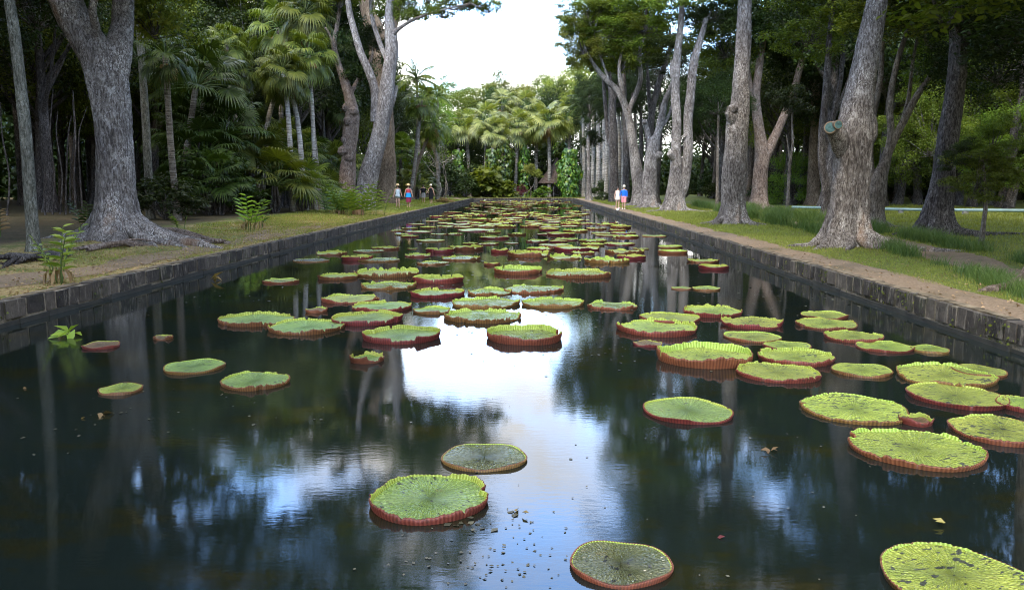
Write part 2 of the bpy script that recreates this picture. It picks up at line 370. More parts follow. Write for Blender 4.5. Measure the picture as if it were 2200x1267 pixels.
#        px    py    w   rim   rag  style   outer   label
PADS = [
 (923, 1064, 262, .060, .25, 'pad_green', 'rim_out', 'large green lily pad front of centre with low torn yellow rim'),
 (1040, 976, 180, .007, .15, 'pad_grey', 'rim_rust', 'flat grey green lily pad just behind the large front centre pad'),
 (1333, 1203, 214, .007, .05, 'pad_grey', 'rim_out', 'flat olive lily pad with thin red edge at bottom centre'),
 (2050, 1232, 312, .022, .6, 'pad_spot', 'rim_rust', 'yellow green lily pad with black spots in the bottom right corner'),
 (1968, 960, 268, .055, .45, 'pad_lime', 'rim_out', 'large lime lily pad with crimson fringe right of the small red bowl'),
 (2150, 920, 212, .035, .6, 'pad_spot', 'rim_out', 'spotted lime lily pad cut by the right picture edge'),
 (2228, 868, 150, .03, .4, 'pad_lime', 'rim_out', 'lime lily pad barely inside the right picture edge'),
 (2055, 848, 200, .025, .12, 'pad_lime', 'rim_out', 'smooth bright lime lily pad with thin red rim near right edge'),
 (1835, 873, 232, .035, .65, 'pad_spot', 'rim_rust', 'long spotted lily pad with rusty ragged edge touching the small red bowl'),
 (1968, 900, 64, .065, .2, 'pad_brown', 'rim_out', 'small red curled bowl shaped young lily pad'),
 (1477, 878, 192, .026, .12, 'pad_green', 'rim_out', 'lone green lily pad with low red rim right of centre'),
 (2030, 804, 208, .06, .5, 'pad_spot', 'rim_rust', 'lime lily pad with pale upright back rim near right wall'),
 (2103, 793, 108, .006, .3, 'pad_lime', 'rim_rust', 'flat green lily pad behind the pale rimmed one near right wall'),
 (1852, 792, 128, .008, .4, 'pad_spot', 'rim_rust', 'flat spotted lily pad between larger rimmed pads at right'),
 (1670, 798, 174, .05, .3, 'pad_lime', 'rim_out', 'lime lily pad in front of the tall red walled pad'),
 (1711, 767, 160, .075, .35, 'pad_lime', 'rim_out', 'lime lily pad with black flecks behind the flat spotted pads at right'),
 (1516, 766, 202, .135, .12, 'pad_lime', 'rim_out', 'big lily pad with tall red ribbed wall and black flecked rim'),
 (1690, 739, 98, .012, .1, 'pad_lime', 'rim_out', 'half hidden smooth lily pad behind the black flecked pad'),
 (1617, 721, 120, .02, .05, 'pad_lime', 'rim_out', 'smooth lime lily pad with thin red rim behind tall walled pad'),
 (1902, 742, 118, .02, .3, 'pad_lime', 'rim_out', 'flat bright lily pad next to a small plain one near the right wall'),
 (1998, 747, 78, .005, .1, 'pad_lime', 'rim_rust', 'small plain flat lily pad nearest the right wall'),
 (1834, 721, 126, .055, .45, 'pad_lime', 'rim_out', 'lily pad with spiky pale rim and clean crimson wall at right'),
 (1775, 694, 134, .05, .8, 'pad_lime', 'rim_rust', 'very ragged lime lily pad in the right hand trio'),
 (1770, 676, 100, .03, .05, 'pad_lime', 'rim_out', 'smooth round lily pad at the back of the right hand trio'),
 (1616, 692, 134, .075, .65, 'pad_spot', 'rim_out', 'ragged dark centred lily pad with torn right flap'),
 (1530, 668, 132, .075, .55, 'pad_lime', 'rim_out', 'frilly lime lily pad behind the torn flap pad'),
 (1412, 703, 180, .11, .35, 'pad_lime', 'rim_out', 'large lily pad with red wall and black specks on back rim'),
 (1437, 681, 128, .045, .05, 'pad_lime', 'rim_out', 'smooth green lily pad peeping out behind the black specked one'),
 (1315, 655, 106, .075, .45, 'pad_wet', 'rim_out', 'pale wet lily pad with torn rim left of the frilly pads'),
 (1464, 617, 42, .004, .1, 'pad_lime', 'rim_rust', 'tiny flat lily pad in open water on the right'),
 (1517, 618, 62, .018, .3, 'pad_lime', 'rim_rust', 'small flat lily pad beside the tiny one on the right'),
 (1127, 721, 168, .125, .06, 'pad_wet', 'rim_out', 'big central lily pad with even yellow rim over red ribbed wall'),
 (864, 720, 166, .105, .1, 'pad_green', 'rim_out', 'round lily pad with yellow inner rim left of the central one'),
 (788, 769, 70, .085, .3, 'pad_green', 'rim_rust', 'small rusty curled bowl lily pad in the left open water'),
 (790, 684, 150, .085, .12, 'pad_green', 'rim_out', 'smooth lily pad with high lime back rim at left'),
 (658, 700, 172, .08, .4, 'pad_green', 'rim_rust', 'large lily pad with frilly pale rim in the left pair'),
 (550, 685, 160, .085, .45, 'pad_green', 'rim_rust', 'leftmost rimmed lily pad of the left pair'),
 (417, 784, 132, .012, .15, 'pad_green', 'rim_rust', 'flat green lily pad alone in dark water at left'),
 (548, 815, 150, .045, .6, 'pad_green', 'rim_rust', 'tattered green lily pad with spiky back edge at left'),
 (260, 832, 90, .004, .3, 'pad_lime', 'rim_rust', 'small flat lime lily pad farthest left in front'),
 (218, 739, 76, .012, .1, 'pad_brown', 'rim_out', 'brown dying lily pad near left wall'),
 (822, 658, 132, .085, .35, 'pad_green', 'rim_out', 'notched lily pad behind the smooth one at left'),
 (753, 641, 122, .08, .5, 'pad_lime', 'rim_out', 'ragged lily pad in front of a crumpled red leaf'),
 (680, 665, 48, .05, .8, 'pad_brown', 'rim_out', 'crumpled red young leaf in left water'),
 (928, 665, 84, .055, .05, 'pad_green', 'rim_rust', 'small plain lily pad left of the centre wet pads'),
 (1037, 678, 166, .11, .5, 'pad_wet', 'rim_rust', 'large wet lily pad with tattered brown rim behind the centre gap'),
 (1043, 650, 148, .09, .6, 'pad_wet', 'rim_rust', 'silvery wet lily pad with wavy pale rim in the centre'),
 (1188, 650, 132, .085, .5, 'pad_wet', 'rim_rust', 'silvery lily pad with brown torn front right of the wavy one'),
 (940, 630, 118, .09, .1, 'pad_green', 'rim_out', 'lily pad with solid crimson wall in the centre left'),
 (942, 601, 106, .13, .02, 'pad_lime', 'rim_out', 'high walled pink red lily pad with smooth rim'),
 (836, 613, 118, .10, .6, 'pad_wet', 'rim_rust', 'frilled lily pad with pale blue floor left of the high walled one'),
 (832, 587, 136, .16, .6, 'pad_lime', 'rim_rust', 'tall frilled lily pad with ragged golden rim at left'),
 (726, 594, 88, .075, .4, 'pad_lime', 'rim_rust', 'medium lily pad beside the tall golden frilled one'),
 (604, 602, 80, .045, .05, 'pad_lime', 'rim_out', 'smooth lone lily pad in the left reflections'),
 (1052, 626, 100, .08, .5, 'pad_wet', 'rim_rust', 'wet lily pad half hidden behind the silvery centre ones'),
 (1145, 620, 132, .11, .95, 'pad_wet', 'rim_out', 'shredded wet lily pad with spiky red rim remains'),
 (1113, 582, 110, .14, .08, 'pad_wet', 'rim_out', 'tall cylindrical lily pad beside a wide rusty one'),
 (1243, 588, 140, .14, .4, 'pad_wet', 'rim_rust', 'wide tall rusty walled lily pad behind the centre'),
 (668, 558, 78, .012, .9, 'pad_grey', 'rim_rust', 'curled flat greyish lily pad left of the far group'),
 (767, 555, 68, .12, .05, 'pad_lime', 'rim_out', 'neat round lily pad with bright crimson wall at left'),
 (713, 544, 68, .11, .6, 'pad_lime', 'rim_rust', 'frilly lily pad left of the neat crimson walled one'),
 (815, 557, 92, .055, .9, 'pad_wet', 'rim_rust', 'collapsed wet lily pad right of the neat crimson walled one'),
 (827, 533, 60, .08, .3, 'pad_lime', 'rim_rust', 'lime lily pad behind the collapsed wet one'),
 (792, 538, 66, .02, .7, 'pad_wet', 'rim_rust', 'flat wet lily pad behind the crimson walled one'),
 (898, 548, 58, .10, .7, 'pad_lime', 'rim_out', 'tattered pinkish lily pad at the left end of a far row'),
 (945, 539, 62, .13, .02, 'pad_lime', 'rim_out', 'bright red walled lily pad in the middle far row'),
 (992, 554, 90, .12, .8, 'pad_wet', 'rim_rust', 'broken rimmed wet lily pad in the far group'),
 (1000, 533, 82, .15, .35, 'pad_lime', 'rim_rust', 'notched rusty walled lily pad behind the broken rimmed one'),
 (930, 564, 68, .05, .95, 'pad_wet', 'rim_rust', 'rotting lily pad above the high walled pink red one'),
 (1057, 567, 34, .06, .05, 'pad_lime', 'rim_rust', 'little olive lily pad peeking behind the tall cylindrical one'),
 (1134, 547, 92, .17, .3, 'pad_lime', 'rim_rust', 'tall lily pad with V notch and bronze wall in far group'),
 (1075, 540, 38, .13, .1, 'pad_lime', 'rim_out', 'small red walled lily pad left of the bronze V notched one'),
 (1213, 552, 74, .15, .6, 'pad_lime', 'rim_rust', 'broken lily pad right of the bronze V notched one'),
 (1303, 560, 96, .14, .5, 'pad_lime', 'rim_rust', 'double lobed lily pad with tall rusty wall at right'),
 (1356, 553, 62, .11, .1, 'pad_lime', 'rim_out', 'smooth lily pad tucked behind the double lobed one'),
 (1342, 540, 84, .12, .6, 'pad_lime', 'rim_rust', 'frilly lily pad behind the double lobed pair'),
 (1440, 530, 54, .06, .1, 'pad_lime', 'rim_rust', 'upper small lily pad of the stacked pair by the right trees reflection'),
 (1445, 541, 62, .08, .02, 'pad_lime', 'rim_out', 'lower crimson edged lily pad of the stacked pair at right'),
 (1511, 560, 66, .075, .5, 'pad_lime', 'rim_rust', 'frilly small lily pad near the right wall'),
 (1533, 574, 68, .075, .02, 'pad_lime', 'rim_out', 'heart notched small lily pad near the right wall'),
 (1392, 735, 60, .03, .95, 'pad_brown', 'rim_out', 'reddish brown rotting pad sunk below the black specked pad'),
 (350, 722, 40, .05, .9, 'pad_brown', 'rim_rust', 'tan rolled dead pad in dark water near the left wall'),
]
for i, (px, py, w, h, rag, st, outr, lab) in enumerate(PADS):
    if st is None: continue
    Rr = radius_px(px, py, w) * .94
    me = pad_meshes(Rr, h, rag, 100 + i, st, hi=w > 90, outer=outr, flare=.3 if h > .03 else .8, notch=h > .03)
    place_pad(px, py, w, me, 1.0, lab, 'giant water lily pads', Rr, rot=rnd.random() * 6.28)
# middle rows: shared variants
VAR = []
for k in range(16):
    st = ['pad_lime', 'pad_lime', 'pad_wet' if k > 8 else 'pad_lime', 'pad_lime'][k % 4]; hh = [.11, .16, .07, .13, .03, .1, .14, .05][k % 8]; rg = [.05, .5, .8, .35][(k // 2) % 4]
    VAR.append((pad_meshes(.5, hh * .72, rg + .15, 500 + k, st, hi=False, outer=['rim_out', 'rim_rust'][k % 2], flare=.5), hh, rg, st))
MID = [(1334,488,45),(1326,494,38),(1340,500,55),(1305,505,50),(1344,508,58),(1405,506,52),(1291,500,40),(1234,456,32),(1246,463,20),(1281,491,45),(1236,496,52),(1205,503,62),(1213,514,56),
 (1273,517,58),(1273,525,50),(1330,523,66),(1238,534,100),(1252,542,50),(1377,533,34),(1191,526,70),(1160,534,60),(900,497,58),(855,495,32),(943,502,35),(977,502,35),(926,516,60),(1023,494,84),(1061,510,62),
 (1010,522,35),(1050,523,45),(886,533,22),(1099,521,32),(1155,517,50),(1199,518,40),(1088,486,45),(1139,486,45),(997,487,42),(959,486,40),(1021,479,36),(957,479,34),(1105,476,36),(1147,475,30),(1199,476,48),
 (992,469,38),(955,472,30),(1036,470,34),(1078,468,30),(1120,465,32),(1170,468,34),(1225,485,40),(1262,480,38),(1250,472,34),(895,481,36),(920,488,36),(880,507,40),(1180,492,44),(1060,498,34),(1110,503,40),(880,490,34),(930,474,32),(865,503,36),(1170,502,34),(1300,482,36),(1215,466,32)]
occ = []
for (px, py, w, *_r) in PADS:
    c = G(px, py); occ.append((c[0], c[1], radius_px(px, py, w)))
MID.sort(key=lambda a: (round(a[1] / 12), a[0]))
ordn = ['first', 'second', 'third', 'fourth', 'fifth', 'sixth', 'seventh', 'eighth', 'ninth', 'tenth', 'eleventh', 'twelfth', 'thirteenth', 'fourteenth', 'fifteenth', 'sixteenth', 'seventeenth', 'eighteenth', 'nineteenth', 'twentieth']
bands = {}
for (px, py, w) in MID:
    b = round(py / 12); bands[b] = bands.get(b, 0) + 1; k = bands[b] - 1
    v = rnd.choice(VAR); rr = radius_px(px, py, w); c = G(px, py); occ.append((c[0], c[1], rr))
    look = ('tall walled' if v[1] > .12 else 'red rimmed' if v[1] > .06 else 'low flat') + (' ragged' if v[2] > .4 else ' neat')
    dist = {38: 'ninth', 39: 'eighth', 40: 'seventh', 41: 'sixth', 42: 'fifth', 43: 'fourth', 44: 'third', 45: 'second'}.get(b, 'nearest')
    place_pad(px, py, w, v[0], rr / .5 * .97, '%s lily pad, %s from left in the %s row of the crowded middle' % (look, ordn[min(k, 19)], dist), 'crowded lily pads of the middle pond', .5, rot=rnd.random() * 6.28)
# far rows
rf = random.Random(11); n = 0; tries = 0
while n < 125 and tries < 9000:
    tries += 1
    u = rf.random(); Y = 38 + 64 * u ** 1.25
    lo, hi = (-6.6, 5.0)
    X = rf.gauss(-.6, 2.9)
    if X < lo or X > hi: continue
    if Y < 48 and X < -4.2: continue
    rr = rf.uniform(.38, .62)
    if any((X - a) ** 2 + ((Y - b)) ** 2 < ((rr + c) * .93) ** 2 for a, b, c in occ): continue
    if 60 < Y < 75 and rf.random() < .35: continue
    if 75 < Y < 92 and rf.random() < .6: continue
    occ.append((X, Y, rr)); n += 1
    v = rf.choice(VAR); NP[0] += 1
    far = Y > 70
    o = thing('lily_pad', 'tiny red rimmed lily pad in the scattered rows before the far pond end' if far else 'small red rimmed lily pad in the crowded far rows past the pond middle', 'lily pad', (X, Y, .0015 * (NP[0] % 9)), rf.random() * 6.28, 'far end lily pads' if far else 'far crowded lily pads')
    s = rr / .5; o.scale = (s, s, s * 1.1); link('leaf_blade', v[0][0], o); link('rim', v[0][1], o)
# far mat of pads at the end wall handled above; two white flowers
def flower(px, py, label):
    c = G(px, py, .1); mb = MB(); rs = np.random.RandomState(3)
    for ring_, (nn, el, L) in enumerate([(12, .35, .17), (10, .7, .15), (7, 1.1, .11)]):
        az = np.arange(nn) / nn * 6.283 + ring_ * .3
        ax = np.stack([np.cos(az) * math.cos(el), np.sin(az) * math.cos(el), np.full(nn, math.sin(el))], 1)
        nr = np.stack([-np.cos(az) * math.sin(el), -np.sin(az) * math.sin(el), np.full(nn, math.cos(el))], 1)
        leaves(mb, np.zeros((nn, 3)), nr, L, rs, aspect=.45, axis=ax, curl=-.2)
    o = thing('water_lily_flower', label, 'flower', (c[0], c[1], .02), 0, 'white lily flowers')
    mb.obj('petals', flat('petal_white', (.8, .76, .74), .6, trans=.3), o, loc=(0, 0, .06))
    sb = MB(); tube(sb, [(0, 0, -.06), (.01, 0, 0), (0, 0, .07)], [.015, .015, .03], 8); sb.obj('stalk', M['strap'], o)
flower(1042, 431, 'left white lily flower standing among the farthest pads')
flower(1097, 432, 'right white lily flower standing among the farthest pads')

# ------------------------------------------------------------------ setting
XL, XR, Y0, YE = -7.3, 5.75, 1.0, 105.0
PATH = [(7.3, 5), (7.9, 10), (8.9, 14), (9.7, 18), (10.4, 22), (11.1, 30), (11.9, 40), (13.5, 60), (16, 85)]
pathx = lambda y: np.interp(y, [p[1] for p in PATH], [p[0] for p in PATH])
def gz(x, y):
    x = np.asarray(x, float); y = np.asarray(y, float)
    z = .325 + .02 * np.sin(x * 1.3 + y * .7) * np.clip(np.maximum(XL - x, x - XR) - .6, 0, 1) + .015 * np.sin(x * 3.1 - y * 2.3) * np.clip(np.maximum(XL - x, x - XR) - .6, 0, 1)
    z = z + np.clip((XL - .8 - x) * .05, 0, .22)
    dp = np.abs(x - pathx(y)); z = z - .09 * np.exp(-(dp / .7) ** 2) * (x > XR + .8)
    z = z + np.clip((x - 14) * .012, 0, .35)
    m = np.exp(-(((x + 10.9) / 1.6) ** 2 + ((y - 21.5) / 2.2) ** 2)); z = z + .16 * m
    return z
# ground
def axisvals(lo, hi, fine, a, b, extra):
    v = list(np.arange(a, b, fine)) + extra
    x = b; s = fine
    while x < hi: v.append(x); s *= 1.3; x += s
    v.append(hi); x = a; s = fine
    while x > lo: s *= 1.3; x -= s; v.append(max(x, lo))
    v = sorted(set(round(q, 4) for q in v))
    ex = sorted(extra); return np.array([q for q in v if q in ex or all(abs(q - e) > .12 for e in ex)])
xs = axisvals(-900, 900, .45, -26, 26, [XL, XR]); ys = axisvals(-600, 1500, .55, 2, 50, [Y0, YE])
XX, YY = np.meshgrid(xs, ys); ZZ = gz(XX, YY)
V = np.stack([XX, YY, ZZ], -1).reshape(-1, 3); nx = len(xs); F_ = []
for j in range(len(ys) - 1):
    yc = (ys[j] + ys[j + 1]) / 2
    for i in range(nx - 1):
        xc = (xs[i] + xs[i + 1]) / 2
        if XL < xc < XR and Y0 < yc < YE: continue
        F_.append((j * nx + i, j * nx + i + 1, (j + 1) * nx + i + 1, (j + 1) * nx + i))
m, nt, nn_, l = newmat('ground_cover'); c = objco(nt)
sx = N(nt, 'ShaderNodeSeparateXYZ'); l.new(c, sx.inputs[0]); X_, Y_ = sx.outputs[0], sx.outputs[1]
f1 = noise(nt, c, 1.1, 6, .65); f2 = noise(nt, c, 14, 5, .7); f3 = noise(nt, c, .35, 3)
green = ramp(nt, f2, [(.3, (.06, .075, .018)), (.55, (.125, .145, .04)), (.75, (.2, .205, .075))])
dry = ramp(nt, f2, [(.3, (.15, .105, .045)), (.55, (.32, .24, .11)), (.75, (.46, .37, .19))])
soil = ramp(nt, f2, [(.3, (.028, .02, .014)), (.6, (.07, .05, .032)), (.8, (.12, .08, .045))])
# left bank: dry straw near the great tree and the wall
ld = mth(nt, 'MULTIPLY', mth(nt, 'LESS_THAN', X_, 0.0), ramp(nt, mth(nt, 'ADD', f1, mth(nt, 'MULTIPLY', mth(nt, 'SUBTRACT', 30.0, Y_), .006)), [(.48, (0, 0, 0)), (.64, (1, 1, 1))]))
col = mix(nt, ld, green, dry)
col = mix(nt, ramp(nt, mth(nt, 'ADD', noise(nt, c, 2.2, 6, .7), mth(nt, 'MULTIPLY', mth(nt, 'GREATER_THAN', X_, 0.0), -.08)), [(.6, (0, 0, 0)), (.7, (1, 1, 1))]), col, soil)
# forest floor far from the pond, left side
ff = mth(nt, 'ADD', mth(nt, 'MULTIPLY', mth(nt, 'ADD', X_, 12.3), -.5), mth(nt, 'MULTIPLY', f1, .8)); ffm = ramp(nt, ff, [(.35, (0, 0, 0)), (.8, (1, 1, 1))])
col = mix(nt, mth(nt, 'MULTIPLY', ffm, .85), col, soil)
finish(nt, col, .95, mth(nt, 'ADD', f2, mth(nt, 'MULTIPLY', f1, .5)), .8, .04, spec=.1); M['ground'] = m
mb = MB(); mb.add(V, np.array(F_)); g = mb.obj('ground', M['ground']); tag(g, 'grassy and bare earth ground around the pond', kind='structure')
# paths
m, nt, nn_, l = newmat('dirt_path'); c = objco(nt)
f1 = noise(nt, c, 25, 6, .75); f2 = noise(nt, c, .9, 5, .6)
col = ramp(nt, f1, [(.3, (.10, .07, .045)), (.5, (.2, .145, .095)), (.72, (.31, .235, .16))])
col = mix(nt, ramp(nt, f2, [(.52, (0, 0, 0)), (.68, (.8, .8, .8))]), col, (.10, .085, .05))
finish(nt, col, .95, f1, .7, .02, spec=.1); M['path'] = m
def strip(name, pts, wf, mat, dz, label, seed=0, sub=.3, wob=.12):
    rs = np.random.RandomState(seed); P0 = np.array(pts, float); L = np.concatenate([[0], np.cumsum(np.linalg.norm(np.diff(P0, axis=0), axis=1))])
    n_ = int(L[-1] / sub); t = np.linspace(0, L[-1], n_); x = np.interp(t, L, P0[:, 0]); y = np.interp(t, L, P0[:, 1])
    a = np.convolve(rs.randn(n_ + 8), np.ones(9) / 3, 'valid')[:n_] * wob * .5; b = np.convolve(rs.randn(n_ + 8), np.ones(9) / 3, 'valid')[:n_] * wob * .5
    V = []
    for k in range(5):
        o = (-1 + k / 2) * wf; xx = x + o + (a if k == 0 else b if k == 4 else 0)
        V.append(np.stack([xx, y, gz(xx, y) + dz], 1))
    V = np.stack(V, 1).reshape(-1, 3); i = np.arange(n_ - 1)[:, None] * 5 + np.arange(4)[None]
    mb = MB(); mb.add(V, np.stack([i, i + 1, i + 6, i + 5], -1).reshape(-1, 4)); o = mb.obj(name, mat)
    tag(o, label, kind='structure'); return o
strip('path', [(XR + .62, 1.2), (XR + .62, 30), (XR + .68, 60), (XR + .75, 104)], .5, M['path'], .012, 'brown dirt footpath along the right pond edge', 1)
strip('path', PATH, .62, M['path'], .014, 'sunken dirt track between grass tufts on the right', 2, wob=.25)
strip('path', [(XL - 1.2, 1.2), (XL - 1.3, 12), (XL - 1.1, 22), (XL - 1.5, 40), (XL - 2.2, 56), (XL - 1.7, 75), (XL - 1.6, 104)], .38, M['path'], .010, 'thin worn track in the grass of the left bank', 3, wob=.35)

# water
m, nt, nn_, l = newmat('pond_water'); c = objco(nt)
rip = noise(nt, c, 1.0, 5, .6, (9, 21, 1)); rip2 = noise(nt, c, 1.0, 2, .5, (1.6, 2.6, 1)); msk = noise(nt, c, .33, 3)
amp = ramp(nt, msk, [(.38, (.16, .16, .16)), (.62, (1, 1, 1))])
h = mth(nt, 'ADD', mth(nt, 'MULTIPLY', rip, amp), mth(nt, 'MULTIPLY', rip2, .6))
weed = noise(nt, c, 1.0, 7, .72, (.8, 1.5, 1))
col = ramp(nt, weed, [(.5, (.0065, .0105, .0095)), (.6, (.010, .011, .005)), (.72, (.028, .024, .010))])
p = N(nt, 'ShaderNodeBsdfPrincipled'); out = N(nt, 'ShaderNodeOutputMaterial'); l.new(col, p.inputs['Base Color'])
p.inputs['Roughness'].default_value = .015; p.inputs['IOR'].default_value = 1.46
b = N(nt, 'ShaderNodeBump'); b.inputs['Strength'].default_value = 1.0; b.inputs['Distance'].default_value = .00075; l.new(h, b.inputs['Height']); l.new(b.outputs[0], p.inputs['Normal'])
l.new(p.outputs[0], out.inputs[0]); M['water'] = m
mb = MB(); mb.add([(XL - .2, Y0 - .2, 0), (XR + .2, Y0 - .2, 0), (XR + .2, YE + .2, 0), (XL - .2, YE + .2, 0)], [(0, 1, 2, 3)])
w = mb.obj('water', M['water']); tag(w, 'dark still pond water mirroring trees and sky', kind='structure')

# pond walls
m, nt, nn_, l = newmat('basalt_block'); c = objco(nt); isl = N(nt, 'ShaderNodeNewGeometry').outputs['Random Per Island']
f = noise(nt, c, 6, 7, .75); ms = noise(nt, c, 2.1, 6, .7)
col = ramp(nt, mth(nt, 'ADD', mth(nt, 'MULTIPLY', f, .7), mth(nt, 'MULTIPLY', isl, .3)), [(.3, (.014, .012, .010)), (.55, (.052, .043, .034)), (.8, (.13, .11, .085))])
col = mix(nt, ramp(nt, ms, [(.55, (0, 0, 0)), (.68, (.85, .85, .85))]), col, (.035, .045, .012))
col = mix(nt, ramp(nt, noise(nt, c, 9, 5, .75, (1, 1, .22)), [(.54, (0, 0, 0)), (.66, (.75, .75, .75))]), col, (.24, .21, .165))
finish(nt, col, .85, f, .8, .03, spec=.3); M['stone'] = m
m, nt, nn_, l = newmat('lime_mortar'); c = objco(nt)
finish(nt, mix(nt, ramp(nt, noise(nt, c, 1.3, 6, .75), [(.42, (0, 0, 0)), (.6, (1, 1, 1))]), ramp(nt, noise(nt, c, 9, 4, .7), [(.3, (.14, .12, .085)), (.7, (.30, .26, .20))]), (.045, .04, .025)), .95, spec=.1); M['mortar'] = m
M['mortar_top'] = flat('worn_coping', (.15, .12, .08), .95, .1, .6, 5)
M['footing'] = flat('wet_footing', (.025, .024, .018), .6, .5, .5, 4)
def box(mb, x0, x1, y0, y1, z0, z1, mat=0, jit=0, rs=None):
    v = np.array([(x, y, z) for z in (z0, z1) for y in (y0, y1) for x in (x0, x1)], float)
    if jit: v += (rs.rand(8, 3) - .5) * jit
    mb.add(v, [(0, 2, 3, 1), (4, 5, 7, 6), (0, 1, 5, 4), (2, 6, 7, 3), (0, 4, 6, 2), (1, 3, 7, 5)], mat)
def wall(label, fn, length, seed, lo, hi):
    """fn(u0,u1,d0,d1) maps along/outward(toward water) into x0,x1,y0,y1"""
    rs = np.random.RandomState(seed); mb = MB(); u = 0
    def bx(u0, u1, d0, d1, z0, z1, mat, jit=0): 
        x0, x1, y0, y1 = fn(u0, u1, d0, d1); box(mb, min(x0, x1), max(x0, x1), min(y0, y1), max(y0, y1), z0, z1, mat, jit, rs)
    bx(0, length, -.2, .013, -.4, .338, 1)
    while u < length:
        w_ = (lo + (hi - lo) * rs.rand() ** 1.6 * 1.5) * (1.0 + u / 200); e = min(length, u + w_)
        top = .350 + rs.uniform(-.03, .008) * (rs.rand() < .5); bot = .085 + rs.uniform(-.02, .03)
        bx(u + .012 + rs.rand() ** 3 * .05, e - .012 - rs.rand() ** 3 * .05, -.19, rs.uniform(.018, .035), bot, top, 0, .012)
        u = e
    u = 0
    while u < length:
        w_ = rs.uniform(.5, 1.1); e = min(length, u + w_); bx(u + .003, e - .003, -.15, .035 + rs.rand() * .02, -.4, .07 + rs.uniform(-.025, .012), 2, .012); u = e
    # crumbling mortar bead along the outer top edge
    u = 0
    while u < length:
        w_ = rs.uniform(.25, .9); e = min(length, u + w_); 
        if rs.rand() < .8: bx(u, e, -.205, -.075 + rs.rand() * .03, .33, .3605 + rs.rand() * .004, 3, .012)
        u = e
    o = mb.obj('pond_wall', [M['stone'], M['mortar'], M['footing'], M['mortar_top']], smooth=False); tag(o, label, 'wall', 'stone walls of the pond')
wall('long dark stone wall edging the pond on the left', lambda u0, u1, d0, d1: (XL + d0, XL + d1, Y0 + u0, Y0 + u1), YE - Y0, 1, .26, .5)
wall('long mossy stone wall edging the pond on the right', lambda u0, u1, d0, d1: (XR - d0, XR - d1, Y0 + u0, Y0 + u1), YE - Y0, 2, .2, .42)
wall('low stone wall closing the far end of the pond', lambda u0, u1, d0, d1: (XL + u0, XL + u1, YE - d0, YE - d1), XR - XL, 3, .3, .5)
wall('low stone wall at the near end under the viewer', lambda u0, u1, d0, d1: (XL + u0, XL + u1, Y0 + d0, Y0 + d1), XR - XL, 4, .3, .5)

# ------------------------------------------------------------------ crown prototypes (unit radius, shared by copies)
def crown_mesh(name, seed, ncl, per, ls, mat, hollow=.55, flat_=1.0, clr=.24, low=-.75, aspect=.5, hang=0.0):
    rs = np.random.RandomState(seed); mb = MB(); C = []
    while len(C) < ncl:
        d = rs.randn(3); d /= np.linalg.norm(d)
        if d[2] < low: continue
        r = (hollow + (1 - hollow) * rs.rand() ** .6) * (1 + .12 * math.sin(3 * math.atan2(d[1], d[0]) + seed) + rs.randn() * .06)
        C.append(d * r * np.array([1, 1, flat_]))
    C = np.array(C); pos = []; nr = []
    for c in C:
        k = int(per * rs.uniform(.5, 1.3)); q = rs.randn(k, 3); q /= np.linalg.norm(q, axis=1)[:, None]
        rr = clr * rs.uniform(.6, 1.25); q2 = q * (rs.rand(k) ** .45)[:, None] * rr * np.array([1.15, 1.15, .75])
        pos.append(c + q2); nr.append(q * .5 + np.array([0, 0, .8]) + rs.randn(k, 3) * .55)
    leaves(mb, np.concatenate(pos), np.concatenate(nr), ls, rs, aspect=aspect)
    # inner twigs
    for c in C[:: max(1, ncl // 22)]:
        mid = c * .5 + np.array([0, 0, -.15]); tube(mb, [(0, 0, -.45), mid, c], [.010, .006, .002], 5, 1, n=6)
    tw = MB(); return mb.mesh(name, [mat, M['bark_dark']])
CR = {
 'dense': crown_mesh('crown', 1, 85, 230, .042, M['leaf']),
 'dense2': crown_mesh('crown', 2, 75, 240, .045, M['leaf'], flat_=.8),
 'open': crown_mesh('crown', 3, 60, 200, .055, M['leaf'], hollow=.35, clr=.2, low=-.9),
 'open2': crown_mesh('crown', 4, 52, 190, .058, M['leaf'], hollow=.3, clr=.19, flat_=.75),
 'spray': crown_mesh('crown', 5, 22, 150, .1, M['leaf'], hollow=.2, clr=.32, flat_=.6),
 'far': crown_mesh('crown', 6, 120, 110, .055, M['leaf_far'], clr=.2, low=-.5),
 'bush': crown_mesh('foliage', 7, 40, 70, .13, M['leaf'], hollow=.4, clr=.3, low=-.2),
 'bushbig': crown_mesh('foliage', 8, 30, 26, .3, M['vine'], hollow=.5, clr=.25, low=-.3, aspect=.75),
}
def add_crown(parent, kind, c, r, mat=None, rz=None, name='crown'):
    """c in world coordinates, r scalar or 3-tuple"""
    o = link(name, CR[kind], parent); pl = parent.location
    o.location = (c[0] - pl[0], c[1] - pl[1], c[2] - pl[2]); o.scale = (r, r, r) if np.isscalar(r) else r
    o.rotation_euler = (0, 0, rnd.random() * 6.28 if rz is None else rz)
    if mat: objmat(o, M[mat])
    return o

